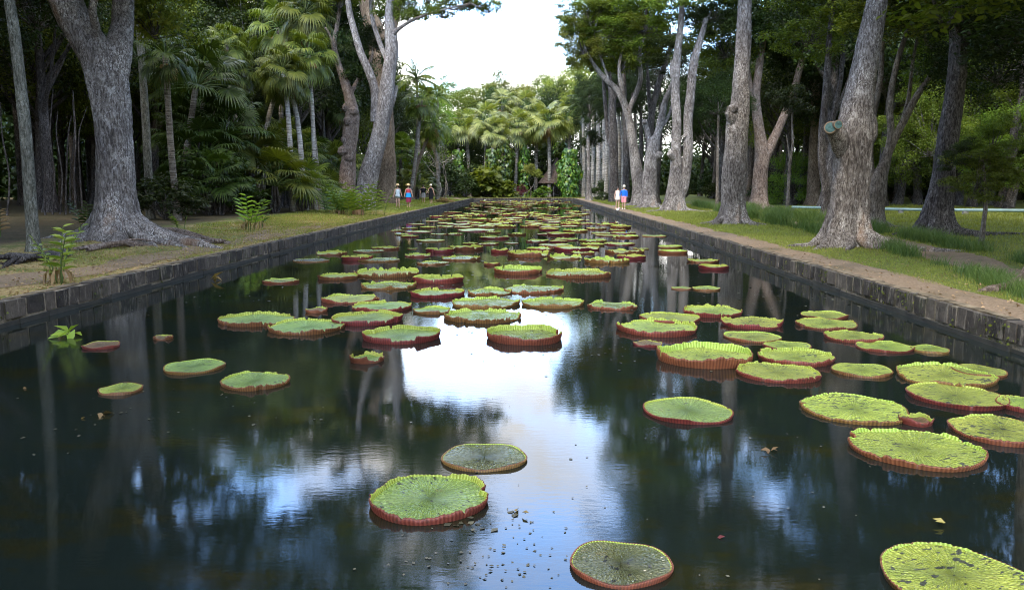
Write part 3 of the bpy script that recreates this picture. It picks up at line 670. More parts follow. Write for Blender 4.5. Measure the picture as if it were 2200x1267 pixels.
def tree(label, base_px, limbs, bark_, crowns=(), cat='tree', group=None, roots=(), flare=(.9, .5, 4), rough=.06, name='tree', Y=None, seg=20, knobs=(), seed=None):
    """limbs: list of [(px,py,width_px[,dy])...]; first starts at the base. crowns: (kind, px, py, radius_m, dY, mat)"""
    b0 = G(base_px[0], base_px[1], .42); Y = Y or b0[1]
    x0 = P(base_px[0], base_px[1], Y)[0]; zg = float(gz(x0, Y)); t = thing(name, label, cat, (x0, Y, zg), 0, group)
    mb = MB(); seed = seed if seed is not None else int(base_px[0]) ; k = Y / F
    for li, L in enumerate(limbs):
        pts = []; rad = []
        for q in L:
            p = P(q[0], q[1], Y + (q[3] if len(q) > 3 else 0)); pts.append(p - np.array([x0, Y, zg])); rad.append(q[2] / 2 * k)
        if li == 0: pts[0][2] = -.15
        tube(mb, pts, rad, seg if li == 0 else max(8, seg - 6), 0, rough, seed + li, n=max(8, len(pts) * (9 if seg > 30 else 7)), flare=flare if li == 0 else None, caps=True)
    for (px, py, wpx, dy) in knobs:
        p = P(px, py, Y + dy) - np.array([x0, Y, zg]); r = wpx / 2 * k * .8
        tube(mb, [p - np.array([0, 0, r * .9]), p - np.array([0, 0, r * .3]), p + np.array([0, 0, r * .4]), p + np.array([0, 0, r])], [r * .55, r, r * .95, r * .4], 10, 0, .25, seed + 50 + int(px))
    for (ang, ln, r0, bend) in roots:
        a = R(ang); d = np.array([math.cos(a), math.sin(a), 0]); s = np.array([-d[1], d[0], 0]); rb = limbs[0][0][2] / 2 * k
        pts = [d * rb * .35 + np.array([0, 0, r0 * 3.2]), d * rb * 1.1 + np.array([0, 0, r0 * 1.3]), d * (rb + ln * .35) + s * bend * .4 + np.array([0, 0, r0 * .25]), d * (rb + ln * .7) + s * bend + np.array([0, 0, r0 * .1]), d * (rb + ln) + s * bend * 1.6 + np.array([0, 0, -.06])]
        for q in pts[1:]: q[2] += float(gz(x0 + q[0], Y + q[1])) - zg
        tube(mb, pts, [r0 * 1.25, r0 * 1.1, r0 * .8, r0 * .55, r0 * .25], 10, 0, .12, seed + int(ang), n=18)
    # branches feeding the crowns
    tips = [P(L[-1][0], L[-1][1], Y + (L[-1][3] if len(L[-1]) > 3 else 0)) for L in limbs]
    for ci, (kind, px, py, r, dy, mt) in enumerate(crowns):
        c = P(px, py, Y + dy); tp = min(tips, key=lambda q: np.linalg.norm(q - c)); o = np.array([x0, Y, zg])
        mid = (tp + c) / 2 + np.array([0, 0, -.1 * np.linalg.norm(c - tp)])
        rr_ = (r if np.isscalar(r) else r[0])
        tube(mb, [tp - o, mid - o, c - o], [.07 + .01 * rr_, .05 + .008 * rr_, .03], 7, 0, .08, seed + ci, n=8)
    mb.obj('trunk', M[bark_], t)
    for (kind, px, py, r, dy, mt) in crowns: add_crown(t, kind, P(px, py, Y + dy), r, mt)
    return t

# --- left bank great tree
T = tree('massive grey trunk on the left bank with spreading roots and two thick limbs', (250, 524),
  [[(250, 530, 97.2), (250, 470, 84.6), (250, 400, 72.0), (246, 320, 70.2), (240, 240, 72.0), (230, 180, 75.6), (214, 130, 70.2), (180, 75, 66.6), (148, 20, 64.8), (118, -60, 59.4), (95, -160, 49.5)],
   [(240, 190, 54.0), (250, 120, 55.8, .2), (262, 60, 46.8, .6), (268, -20, 41.4, 1.0), (300, -120, 36.0, 1.5), (350, -230, 27.0, 2)],
   [(206, 60, 18.0, -.5), (200, 10, 14.4, -.9), (230, -60, 12.6, -1.2)]], 'bark_grey',
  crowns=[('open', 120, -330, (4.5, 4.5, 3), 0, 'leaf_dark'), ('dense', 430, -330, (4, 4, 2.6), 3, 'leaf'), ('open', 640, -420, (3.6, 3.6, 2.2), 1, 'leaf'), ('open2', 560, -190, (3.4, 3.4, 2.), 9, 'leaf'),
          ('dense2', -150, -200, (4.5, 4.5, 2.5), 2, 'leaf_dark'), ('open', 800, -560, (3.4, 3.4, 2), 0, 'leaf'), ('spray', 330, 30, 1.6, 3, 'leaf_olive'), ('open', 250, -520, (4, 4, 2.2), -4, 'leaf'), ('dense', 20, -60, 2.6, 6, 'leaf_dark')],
  roots=[(0, 2.5, .24, -.25), (14, 2.0, .2, .3), (-30, 1.9, .16, .3), (-62, 1.1, .12, .2), (-95, .9, .10, -.2), (-130, 1.1, .11, .2), (-165, 1.3, .13, -.3), (170, 1.6, .12, .2), (-18, 1.6, .1, -.5), (-45, 1.5, .07, -.4), (40, 1.6, .15, .2)],
  flare=(.85, .5, 3), rough=.085, seg=72)
# gnarly exposed roots lying on the soil to the right and left of it
def root_mass(label, pts_px, seed, rad):
    mb = MB(); rs = np.random.RandomState(seed); c0 = G(*pts_px[0], .4)
    z0 = float(gz(c0[0], c0[1])); t = thing('root_mass', label, 'roots', (c0[0], c0[1], z0))
    W = [G(a, b, .42) for a, b in pts_px]
    for k in range(7):
        q = [w + np.array([rs.randn() * .13, rs.randn() * .22, 0]) for w in W]
        for i, e in enumerate(q): e[2] = float(gz(e[0], e[1])) + rs.uniform(.0, .16) * math.sin(math.pi * (i + .5) / len(q)) - (.05 if i == len(q) - 1 else 0)
        tube(mb, [e - np.array([c0[0], c0[1], z0]) for e in q], list(np.linspace(rad, rad * .3, len(q)) * rs.uniform(.5, 1.1)), 8, 0, .2, seed + k, n=26)
    mb.obj('root', M['bark_warm'] if seed < 40 else M['bark_dark'], t); return t
root_mass('knot of pale brown roots lying right of the massive left trunk', [(330, 512), (380, 512), (430, 515), (470, 518), (492, 512)], 31, .11)
root_mass('tangle of thin roots below the massive left trunk', [(190, 540), (240, 537), (290, 532), (345, 530)], 33, .06)
root_mass('dark rotting roots at the foot of the leftmost thin trunk', [(130, 548), (90, 560), (40, 566), (-10, 572)], 45, .09)

tree('leaning slender trunk farthest left in the photo', (72, 546), [[(74, 546, 27), (66, 440, 25), (56, 300, 24), (44, 180, 23), (32, 80, 22), (20, 0, 21), (0, -120, 20), (-20, -260, 18)]], 'palm_mossy', crowns=[('dense2', -60, -330, (3.2, 3.2, 2), 1, 'leaf_dark')], flare=(.35, .2, 3), rough=.02, seg=14)
tree('slender mossy pole trunk just right of the massive left trunk', (324, 476), [[(324, 476, 18), (320, 400, 17), (314, 280, 16), (308, 180, 15), (301, 80, 15), (296, -20, 14), (290, -160, 12)]], 'palm_mossy', crowns=[('dense2', 300, -190, (3.6, 3.6, 2), 1, 'leaf_dark')], flare=(.3, .2, 3), rough=.02, seg=12)

# --- twin trunks and fig on the left bank farther away
tree('gnarled reddish trunk full of burls behind the yellow green ginger clump', (742, 432),
  [[(742, 436, 48), (745, 400, 40), (748, 350, 30), (752, 300, 30), (756, 250, 28), (752, 215, 22), (742, 180, 18), (728, 140, 14), (718, 100, 12), (724, 60, 9), (730, 20, 7)],
   [(752, 205, 10), (770, 170, 7, 1), (790, 150, 6, 1), (800, 120, 5, 1)], [(728, 145, 8), (715, 95, 7, -1), (700, 60, 5, -1.5)]], 'bark_warm',
  crowns=[('spray', 720, 30, 2.0, 1, 'leaf_dark'), ('spray', 775, 150, 1.7, 1, 'leaf_dark'), ('spray', 690, 110, 1.8, 0, 'leaf_dark'), ('spray', 800, 90, 1.5, 2, 'leaf_dark'), ('open2', 735, -60, (3, 3, 2), 2, 'leaf_dark')],
  Y=54, flare=(.5, .8, 4), rough=.13, seg=16, knobs=[(752, 262, 32, -.2), (758, 240, 26, -.2), (736, 325, 26, -.3), (750, 340, 24, -.3), (738, 300, 18, -.3), (745, 232, 26, 0)])
tree('smooth silvery trunk leaning right with a high left fork', (786, 420),
  [[(780, 425, 44), (790, 385, 42), (805, 330, 38), (817, 280, 34), (827, 220, 32), (835, 160, 28), (842, 110, 27), (840, 72, 26), (836, 30, 18), (845, -30, 14), (870, -100, 10)],
   [(806, 262, 20), (806, 200, 18), (795, 160, 17), (775, 115, 16), (762, 70, 14), (752, 30, 13), (745, -20, 11), (735, -90, 9)],
   [(838, 80, 14), (860, 60, 8, -.5), (895, 40, 6, -1), (950, 22, 4, -1.5), (1010, 8, 3, -2)],
   [(832, 130, 12), (815, 90, 10, .8), (800, 40, 9, 1.2), (795, -20, 7, 1.5)], [(833, 250, 12, .3), (846, 210, 10, .5), (852, 185, 8, .5)]], 'bark_grey',
  crowns=[('spray', 880, 25, 1.5, 0, 'leaf'), ('spray', 950, 18, 1.4, -1, 'leaf'), ('spray', 1010, 2, 1.3, -1, 'leaf'), ('spray', 1050, 12, 1.1, -1, 'leaf_olive'), ('spray', 920, -20, 1.8, 0, 'leaf'), ('open', 860, -90, (3.4, 3.4, 2), 0, 'leaf'), ('open2', 980, -70, (3.6, 3.2, 1.8), 0, 'leaf'),
          ('spray', 730, -10, 1.8, 1, 'leaf'), ('open', 770, -230, (4.2, 4.2, 3), 0, 'leaf'), ('open', 930, -260, (4, 4, 2.4), 1, 'leaf'), ('open', 830, -420, (5, 5, 3), -2, 'leaf'), ('spray', 832, 20, 1.2, 1, 'leaf')],
  Y=52, flare=(.3, .7, 3), rough=.05, seg=20)
tree('tall buttressed brown trunk behind the silvery leaning one', (830, 440),
  [[(828, 440, 44), (828, 380, 42), (826, 300, 44), (822, 220, 46), (818, 150, 44), (812, 90, 40), (795, 40, 34), (780, -20, 30), (770, -90, 26)], [(820, 130, 28), (835, 80, 26, 1), (850, 20, 22, 1), (860, -60, 18, 1)]], 'bark_brown',
  crowns=[('dense', 700, -40, (5, 5, 3), 3, 'leaf_dark'), ('open', 780, 30, (2.6, 2.6, 2.4), 4, 'leaf_dark'), ('open', 850, -90, (5, 5, 3), 4, 'leaf'), ('spray', 790, 120, 2, 3, 'leaf_dark')], Y=66, flare=(.2, 1.2, 6), rough=.08, seg=24)

# --- right row
T1 = tree('big pale leaning trunk on the right bank with two sawn green stubs', (1822, 522),
  [[(1818, 528, 90.0), (1820, 480, 77.4), (1824, 420, 72.0), (1828, 360, 72.0), (1834, 300, 70.2), (1842, 240, 63.0), (1852, 180, 54.0), (1864, 110, 48.6), (1876, 50, 45.0), (1888, -10, 41.4), (1905, -100, 37.8), (1930, -220, 32.4)],
   [(1815, 330, 45.0), (1800, 296, 39.6, -.3), (1788, 272, 30.6, -.5)], [(1864, 310, 21.6), (1872, 290, 25.2, -.1), (1872, 260, 23.4, -.1), (1864, 236, 16.2)],
   [(1905, -100, 23.4), (1840, -220, 18.0, -2), (1760, -320, 13.5, -3)]], 'bark_grey',
  crowns=[('open', 1930, -330, (4.2, 4.2, 2.6), 0, 'leaf'), ('open', 1700, -420, (3.6, 3.6, 2.2), -1, 'leaf'), ('open', 1560, -560, (2.8, 2.8, 1.8), 1, 'leaf'), ('dense', 2150, -300, (4, 4, 2.6), 2, 'leaf_dark'), ('open', 1480, -420, (2.4, 2.4, 1.6), 3, 'leaf_dark'), ('open2', 1980, -560, (4, 4, 2), -3, 'leaf')],
  roots=[(-12, 2.3, .17, -.5), (-40, 1.2, .13, .2), (-75, .8, .12, .15), (-105, .9, .11, -.15), (-150, 1.2, .13, .2), (180, 1.2, .12, -.1), (20, 1.4, .12, .2), (-60, .6, .1, 0)], flare=(.66, .42, 4), rough=.085, seg=72)
# sawn faces
M['saw'] = flat('sealed_saw_cut', (.05, .10, .095), .8, .2, .5, 14); M['sawwood'] = flat('raw_wood', (.2, .14, .09), .8, .2, .2, 10)
def stub(T, px, py, Y, r, dirv, mat, label=None):
    mb = MB(); x0, y0, z0 = T.location; p = P(px, py, Y) - np.array([x0, y0, z0]); d = np.array(dirv, float); d /= np.linalg.norm(d)
    tube(mb, [p - d * r * 2.2, p - d * r, p], [r * 1.0, r * 1.02, r * 1.05], 14, 0, .08, int(px), caps=False)
    a = np.cross(d, [0, 0, 1.0]); a /= np.linalg.norm(a); b_ = np.cross(d, a); th = np.linspace(0, 6.283, 15)[:-1]
    for q, m_, rr in ((.0, 0, 1.06), (.012, 1, .86)):
        V = p + d * (q + .002) + (np.cos(th) * r * rr)[:, None] * a + (np.sin(th) * r * rr)[:, None] * b_
        mb.add(V, [list(range(14))], 1 + m_)
    o = mb.obj('branch_stub', [M['bark_warm'], M['sawwood'], M[mat]], T)
    if label: o['label'] = label
stub(T1, 1784, 274, 20.8, .145, (-.35, -1, .1), 'saw', 'left sawn stub sealed with teal paint'); stub(T1, 1801, 268, 20.7, .11, (.1, -1, .05), 'saw', 'right sawn stub sealed with teal paint')
T2 = tree('straight grey trunk with a burl halfway up on the right bank', (1570, 478),
  [[(1574, 482, 54), (1576, 440, 48), (1579, 380, 48), (1582, 320, 46), (1584, 270, 44), (1590, 222, 36), (1592, 170, 34), (1596, 100, 32), (1598, 50, 30), (1600, 0, 28), (1602, -80, 26), (1612, -180, 22)],
   [(1582, 270, 26), (1572, 250, 24, -.2), (1563, 240, 14, -.3)], [(1600, -20, 14), (1560, -80, 10, 1), (1520, -130, 8, 1)]], 'bark_grey',
  crowns=[('open', 1600, -230, (4.2, 4.2, 2.6), 0, 'leaf'), ('open', 1475, -250, (3.3, 3.3, 2.2), -1, 'leaf'), ('open2', 1500, -380, (3, 3, 2), 0, 'leaf'), ('dense2', 1760, -230, (4, 4, 2.5), 3, 'leaf_dark')],
  roots=[(-150, 1.0, .13, .2), (-110, .7, .11, 0), (-40, 1.0, .12, -.2), (-10, 1.3, .12, .2), (180, 1.0, .12, .1)], flare=(.7, .38, 4), rough=.08, seg=48, knobs=[(1572, 236, 24, -.3), (1590, 212, 36, 0)])
stub(T2, 1607, 242, 34.2, .17, (1, -.5, 0), 'saw', 'round sawn stub with dark teal seal')
T3 = tree('twin stemmed pale tree splitting near the ground on the right bank', (1450, 452),
  [[(1448, 455, 44), (1450, 420, 36), (1453, 370, 27), (1452, 320, 22), (1454, 260, 19), (1450, 190, 18), (1455, 120, 15), (1462, 60, 13), (1466, 0, 10)],
   [(1455, 430, 28), (1470, 390, 24), (1478, 320, 21), (1478, 260, 19), (1484, 200, 18), (1490, 140, 17), (1500, 100, 14), (1512, 60, 11), (1516, 40, 9)],
   [(1452, 345, 16), (1444, 335, 15, -.2), (1438, 328, 14, -.3)], [(1450, 180, 13), (1445, 150, 12), (1446, 130, 11)], [(1478, 300, 10), (1470, 292, 10, -.2)]], 'bark_grey',
  crowns=[('open', 1470, -40, (4, 4, 2.6), 0, 'leaf'), ('open', 1530, 20, (2.4, 2.4, 1.8), 1, 'leaf_dark'), ('open2', 1425, -90, (3.6, 3.6, 2.4), 0, 'leaf'), ('open', 1450, -170, (3.6, 3.6, 2), 1, 'leaf'), ('open', 1520, -200, (4.5, 4.5, 3), 0, 'leaf')],
  roots=[(-160, 1.8, .16, .2), (-120, 1.2, .14, 0), (-30, 2.0, .15, -.2), (0, 2.6, .12, .2), (180, 1.5, .12, .1)], flare=(.6, .5, 4), rough=.06, seg=22)
T4 = tree('stout pruned tree with sawn fork right of the blue shirted walker', (1396, 445),
  [[(1396, 448, 34), (1396, 410, 30), (1398, 360, 28), (1404, 310, 24), (1412, 290, 16), (1422, 250, 15), (1430, 215, 13), (1445, 180, 10)],
   [(1400, 320, 16), (1392, 290, 13, .2), (1386, 265, 10, .2)], [(1404, 340, 16), (1415, 335, 15, -.3), (1418, 328, 14, -.4)], [(1425, 270, 8), (1440, 240, 7, .4), (1460, 180, 6, .4)]], 'bark_grey',
  crowns=[('open', 1450, 120, (2.6, 2.6, 1.6), 4, 'leaf_dark')], roots=[(-160, 1.8, .14, .2), (-130, 1.4, .12, 0), (-30, 1.2, .14, -.2), (180, 1.5, .12, .1), (-90, 1, .1, .1)], flare=(.6, .5, 4), rough=.09, seg=18, knobs=[(1384, 262, 14, 0)])
tree('grey tree with crooked left limb reaching over the far pond', (1372, 438),
  [[(1374, 442, 34), (1372, 400, 27), (1366, 350, 22), (1358, 300, 19), (1350, 250, 16), (1330, 200, 14), (1300, 170, 11), (1280, 145, 8), (1262, 115, 5)],
   [(1356, 290, 12), (1352, 240, 11, .5), (1365, 205, 11, .5), (1376, 170, 10, .5), (1374, 120, 9, .5), (1382, 80, 7, .5)], [(1350, 250, 9), (1338, 200, 9, -.5), (1330, 150, 7, -.5), (1338, 100, 5, -.5)],
   [(1310, 180, 6), (1290, 120, 5, 0), (1275, 70, 3, 0)]], 'bark_grey',
  crowns=[('open', 1255, 95, (2.6, 2.6, 1.8), 0, 'leaf_olive'), ('spray', 1270, 130, 2.0, 2, 'leaf_olive'), ('open', 1310, 55, (3.4, 3.4, 2.2), 0, 'leaf'), ('open2', 1262, 30, (3, 3, 1.8), 0, 'leaf'), ('open', 1380, 40, (3.4, 3.4, 2.4), 0, 'leaf'), ('spray', 1335, 130, 1.9, 0, 'leaf'), ('open', 1395, -60, (3.8, 3.8, 2.4), 0, 'leaf'), ('spray', 1225, 60, 1.3, 0, 'leaf_olive'), ('spray', 1290, 10, 2, 0, 'leaf'), ('open', 1420, -60, (3.2, 3.2, 2), 0, 'leaf')],
  Y=64, roots=[(-170, 2.0, .13, .2), (-120, 1.2, .12, 0)], flare=(.5, .5, 4), rough=.07, seg=18)
tree('dark reddish trunk directly behind the walking couple on the right', (1320, 425),
  [[(1320, 428, 22), (1319, 380, 20), (1318, 320, 19), (1316, 260, 17), (1314, 200, 13), (1306, 150, 10), (1296, 110, 8), (1290, 70, 6)], [(1318, 330, 10), (1306, 290, 9, 1), (1300, 220, 8, 1), (1296, 170, 6, 1)], [(1316, 230, 8), (1330, 180, 7), (1336, 130, 6), (1350, 90, 4)]], 'bark_dark',
  crowns=[('open', 1290, 100, (3.2, 3.2, 2.4), 2, 'leaf_olive'), ('dense', 1330, 210, (3, 3, 2.2), 8, 'leaf_dark'), ('open', 1300, 40, (4, 4, 3), 3, 'leaf'), ('open', 1350, 60, (3.5, 3.5, 2.6), 4, 'leaf_dark')], Y=78, flare=(.4, .6, 4), rough=.07, seg=16)
tree('purple brown trunk between the walking couple and the pruned tree', (1345, 432),
  [[(1346, 432, 16), (1345, 380, 14), (1345, 300, 12), (1342, 220, 10), (1340, 150, 8)], [(1345, 300, 8), (1352, 250, 7), (1360, 200, 6)]], 'bark_dark', crowns=[('dense2', 1345, 120, (3.4, 3.4, 2.4), 3, 'leaf_dark')], Y=74, flare=(.4, .6, 4), rough=.07, seg=12)
tree('maroon trunk leaning right behind the twin stemmed tree', (1408, 430),
  [[(1408, 432, 22), (1402, 380, 18), (1396, 320, 17), (1398, 260, 15), (1412, 190, 13), (1432, 130, 10), (1445, 90, 8)], [(1398, 260, 9), (1394, 200, 8), (1390, 140, 6)]], 'bark_dark', crowns=[('dense', 1440, 60, (4, 4, 3), 3, 'leaf_dark'), ('open', 1390, 100, (3, 3, 2.2), 3, 'leaf')], Y=68, flare=(.4, .6, 4), rough=.07, seg=14)
tree('small grey column trunk standing at the far right pond corner', (1266, 421), [[(1266, 423, 13), (1265, 380, 9), (1264, 320, 8), (1265, 260, 7), (1266, 200, 5)]], 'bark_grey', crowns=[('open', 1268, 220, (2.6, 2.6, 3), 0, 'leaf_dark'), ('spray', 1270, 300, 1.6, 1, 'leaf_dark')], Y=92, flare=(.5, .4, 4), seg=10)
tree('wide V forked brown tree on the lawn between the two big right trunks', (1632, 444),
  [[(1630, 448, 40), (1632, 410, 32), (1634, 370, 30), (1638, 335, 30), (1632, 290, 22), (1624, 220, 18), (1630, 150, 16), (1640, 90, 13), (1650, 30, 11)],
   [(1640, 345, 24), (1662, 300, 20), (1684, 250, 17), (1704, 200, 15), (1720, 140, 12), (1740, 80, 10)], [(1626, 240, 12), (1612, 180, 10, .5), (1600, 120, 8, .5)]], 'bark_warm',
  crowns=[('dense', 1640, 60, (4, 4, 3), 2, 'leaf_dark'), ('dense2', 1730, 60, (4, 4, 3), 2, 'leaf_dark'), ('open', 1560, 90, (3.2, 3.2, 2.4), 2, 'leaf'), ('dense', 1680, -60, (5, 5, 3), 2, 'leaf')],
  Y=54, roots=[(-160, 1.2, .13, .1), (-20, 1.2, .13, .1)], flare=(.6, .5, 4), rough=.07, seg=20)
tree('slim forked tree behind the big leaning right trunk', (1880, 484),
  [[(1878, 488, 38), (1880, 450, 34), (1884, 415, 36), (1888, 385, 30), (1904, 340, 18), (1914, 290, 14), (1912, 220, 13), (1926, 140, 12), (1945, 80, 10), (1960, 40, 8)],
   [(1892, 378, 20), (1912, 320, 17), (1936, 270, 15), (1968, 210, 13), (1994, 170, 9), (2015, 130, 6)], [(1880, 400, 18), (1868, 350, 16, .3), (1872, 270, 14, .5), (1890, 180, 12, .5), (1896, 90, 9, .5)], [(1930, 290, 10), (1950, 220, 9, .4), (1962, 130, 7, .4), (1975, 60, 5, .4)]], 'bark_pale',
  crowns=[('open', 1960, 20, (2.2, 2.2, 1.6), 1, 'leaf_olive'), ('open', 2030, 110, (1.8, 1.8, 1.4), 3, 'leaf_lime'), ('open', 1900, 0, (2.6, 2.6, 1.6), 1, 'leaf'), ('dense', 1970, -120, (3.6, 3.6, 2.2), 2, 'leaf')],
  roots=[(-170, .9, .1, .1), (-20, 1.0, .1, .1)], flare=(.5, .4, 4), rough=.07, seg=20)
tree('dark thick trunk on the lawn near the right edge', (2010, 498),
  [[(2008, 503, 64), (2012, 460, 52), (2022, 400, 48), (2032, 330, 44), (2042, 260, 40), (2052, 190, 38), (2060, 120, 34), (2058, 60, 28), (2052, 0, 24), (2040, -80, 20)],
   [(2062, 130, 24), (2080, 70, 24, .2), (2098, 10, 22, .2), (2120, -60, 18, .2)], [(2052, 30, 12), (2030, 60, 9, -.3), (2015, 30, 7, -.5), (2005, 0, 6, -.5)]], 'bark_dark',
  crowns=[('dense', 2150, 120, (2.6, 2.6, 2.2), 2, 'leaf_dark'), ('dense', 2100, -60, (3.6, 3.6, 2.2), 2, 'leaf_dark'), ('open', 2010, -120, (3, 3, 2), 0, 'leaf'), ('open', 2190, 30, (2.5, 2.5, 2), -1, 'leaf_dark')],
  roots=[(-165, 1.6, .13, .1), (-135, 1.2, .12, 0), (-20, 2.6, .12, .1), (-50, 1.0, .12, .1), (5, 2, .1, .2)], flare=(.8, .42, 4), rough=.09, seg=44)
tree('curved dark stem close behind the big leaning right trunk', (1775, 472), [[(1774, 476, 26), (1776, 440, 20), (1774, 400, 18), (1766, 350, 16), (1766, 290, 15), (1772, 220, 14), (1778, 150, 13), (1782, 80, 11), (1790, 0, 10)], [(1770, 330, 11), (1790, 250, 10, .5), (1806, 170, 10, .5), (1812, 90, 9, .5)]], 'bark_dark', crowns=[('dense', 1790, 0, (3, 3, 2.2), 2, 'leaf_dark'), ('open', 1740, 60, (2.2, 2.2, 1.6), 1, 'leaf')], Y=37, flare=(.5, .4, 4), seg=14)
tree('thin pale sapling trunk on the right lawn beside the turquoise rail', (1691, 457), [[(1691, 458, 8), (1694, 400, 7), (1697, 350, 6), (1703, 310, 5), (1702, 250, 4), (1710, 200, 3)], [(1697, 340, 4), (1692, 310, 3), (1690, 290, 2)]], 'bark_pale', crowns=[('spray', 1700, 220, 1.3, 0, 'leaf_dark')], Y=44, flare=(.3, .2, 3), seg=8)
tree('very thin pale pole tree between the twin stemmed and straight trunks', (1540, 446), [[(1540, 447, 8), (1541, 400, 6), (1542, 330, 6), (1543, 260, 5)]], 'bark_pale', crowns=[('dense2', 1543, 220, (2.2, 2.2, 1.8), 0, 'leaf_dark')], Y=52, flare=(.3, .2, 3), seg=8)
tree('orange brown stump like trunk behind the right lawn', (1745, 444), [[(1745, 446, 34), (1747, 420, 27), (1748, 390, 26), (1750, 330, 24), (1752, 260, 20), (1752, 180, 16)]], 'bark_brown', crowns=[('dense', 1750, 160, (4.5, 4.5, 3.5), 2, 'leaf_dark')], Y=62, flare=(.4, .5, 4), seg=16)
tree('young feathery tree with thin leaning stem at the right edge of the lawn', (2110, 520), [[(2109, 522, 11), (2113, 480, 9), (2118, 440, 8), (2116, 390, 6), (2110, 330, 4)]], 'bark_pale', crowns=[('open', 2100, 380, (.95, .95, .8), 0, 'leaf'), ('open', 2130, 310, (.9, .9, .8), .3, 'leaf'), ('open', 2065, 335, (.65, .65, .5), .3, 'leaf_dark'), ('open', 2160, 370, (.6, .6, .5), 0, 'leaf')], flare=(.3, .2, 3), seg=10)
tree('root flare of a trunk cut off by the right picture edge', (2262, 610), [[(2262, 620, 90), (2266, 540, 70), (2275, 420, 62), (2290, 250, 60), (2310, 50, 50), (2330, -150, 40)]], 'bark_warm', crowns=[('open', 2330, -300, (3.6, 3.6, 2.2), 0, 'leaf'), ('dense', 2500, -200, (4, 4, 2.5), 3, 'leaf_dark'), ('open', 2100, -480, (3, 3, 1.8), 0, 'leaf')], roots=[(180, 1.0, .14, .1), (-140, .8, .12, .1), (-100, .6, .1, 0)], flare=(.6, .4, 4), seg=24)

# --- palms
def fan_crown(name, seed, nf, pet, rad, mat, lo=-.7, hi=1.35, seg=22, droop=.25, spread=1.9, dead=0):
    rs = np.random.RandomState(seed); mb = MB()
    for k in range(nf + dead):
        isd = k >= nf; el = (hi - (hi - lo) * (k / max(1, nf - 1)) ** .9 + rs.randn() * .08) if not isd else -1.15 - rs.rand() * .3
        az = k * 2.39996 + rs.rand() * .4; L = pet * rs.uniform(.8, 1.15) * (.55 if isd else 1); r = rad * rs.uniform(.85, 1.1) * (.8 if isd else 1)
        d = np.array([math.cos(az) * math.cos(el), math.sin(az) * math.cos(el), math.sin(el)]); s = np.array([-math.sin(az), math.cos(az), 0.0])
        hub = d * L + np.array([0, 0, -.12 * L * math.cos(el)])
        tube(mb, [(0, 0, 0), d * L * .5, hub], [.022, .016, .012], 4, 1, n=4, caps=False)
        el2 = el - .35 - rs.rand() * .3; a = np.array([math.cos(az) * math.cos(el2), math.sin(az) * math.cos(el2), math.sin(el2)]); nrm = np.cross(a, s)
        if nrm[2] < 0 and not isd: nrm = -nrm
        tw = rs.randn() * .35; s2 = s * math.cos(tw) + nrm * math.sin(tw); nrm = np.cross(a, s2)
        ph = np.linspace(-spread, spread, seg) + rs.randn(seg) * .02
        ln = r * (1 - .28 * (ph / spread) ** 2) * rs.uniform(.9, 1.05, seg)
        dirs = np.cos(ph)[:, None] * a + np.sin(ph)[:, None] * s2; side = -np.sin(ph)[:, None] * a + np.cos(ph)[:, None] * s2
        wd = (ln * spread * 2 / seg * .62)[:, None] * .5
        pl = nrm * .03 * r
        m1 = hub + dirs * ln[:, None] * .55; m2 = hub + dirs * ln[:, None] * .82 + np.array([0, 0, -1]) * droop * r * .3
        tip = hub + dirs * ln[:, None] * .97 + np.array([0, 0, -1]) * droop * r * rs.uniform(.7, 1.3, seg)[:, None]
        h_ = np.repeat(hub[None], seg, 0)
        V = np.stack([h_, m1 + side * wd + pl, m1 - side * wd + pl, m1, m2 + side * wd * .5, m2 - side * wd * .5, tip], 1)
        b_ = np.arange(seg)[:, None] * 7
        mb.add(V.reshape(-1, 3), np.concatenate([b_ + np.array([0, 1, 3, 2])[None], b_ + np.array([1, 4, 5, 2])[None]]), 2 if isd else 0)
        mb.add(V.reshape(-1, 3), b_ + np.array([4, 6, 5])[None], 2 if isd else 0)
    return mb.mesh(name, [mat, M['strap'], M['dead_frond']])
FC = {
 'liv': fan_crown('crown', 1, 30, .75, .62, M['fan_mid'], lo=-1.0, dead=8, droop=.45),
 'liv2': fan_crown('crown', 2, 24, .8, .6, M['fan_mid'], lo=-.9, dead=5, droop=.5),
 'sabal': fan_crown('crown', 3, 26, .62, .6, M['fan_pale'], lo=-.75, dead=5, droop=.28, seg=20),
 'sabal2': fan_crown('crown', 4, 22, .6, .58, M['fan_pale'], lo=-.9, dead=6, droop=.3, seg=20),
 'clump': fan_crown('fronds', 5, 26, .95, .62, M['fan_dark'], lo=.0, droop=.3, seg=26),
 'clump2': fan_crown('fronds', 6, 20, .9, .66, M['fan_mid'], lo=.1, droop=.25, seg=26),
}
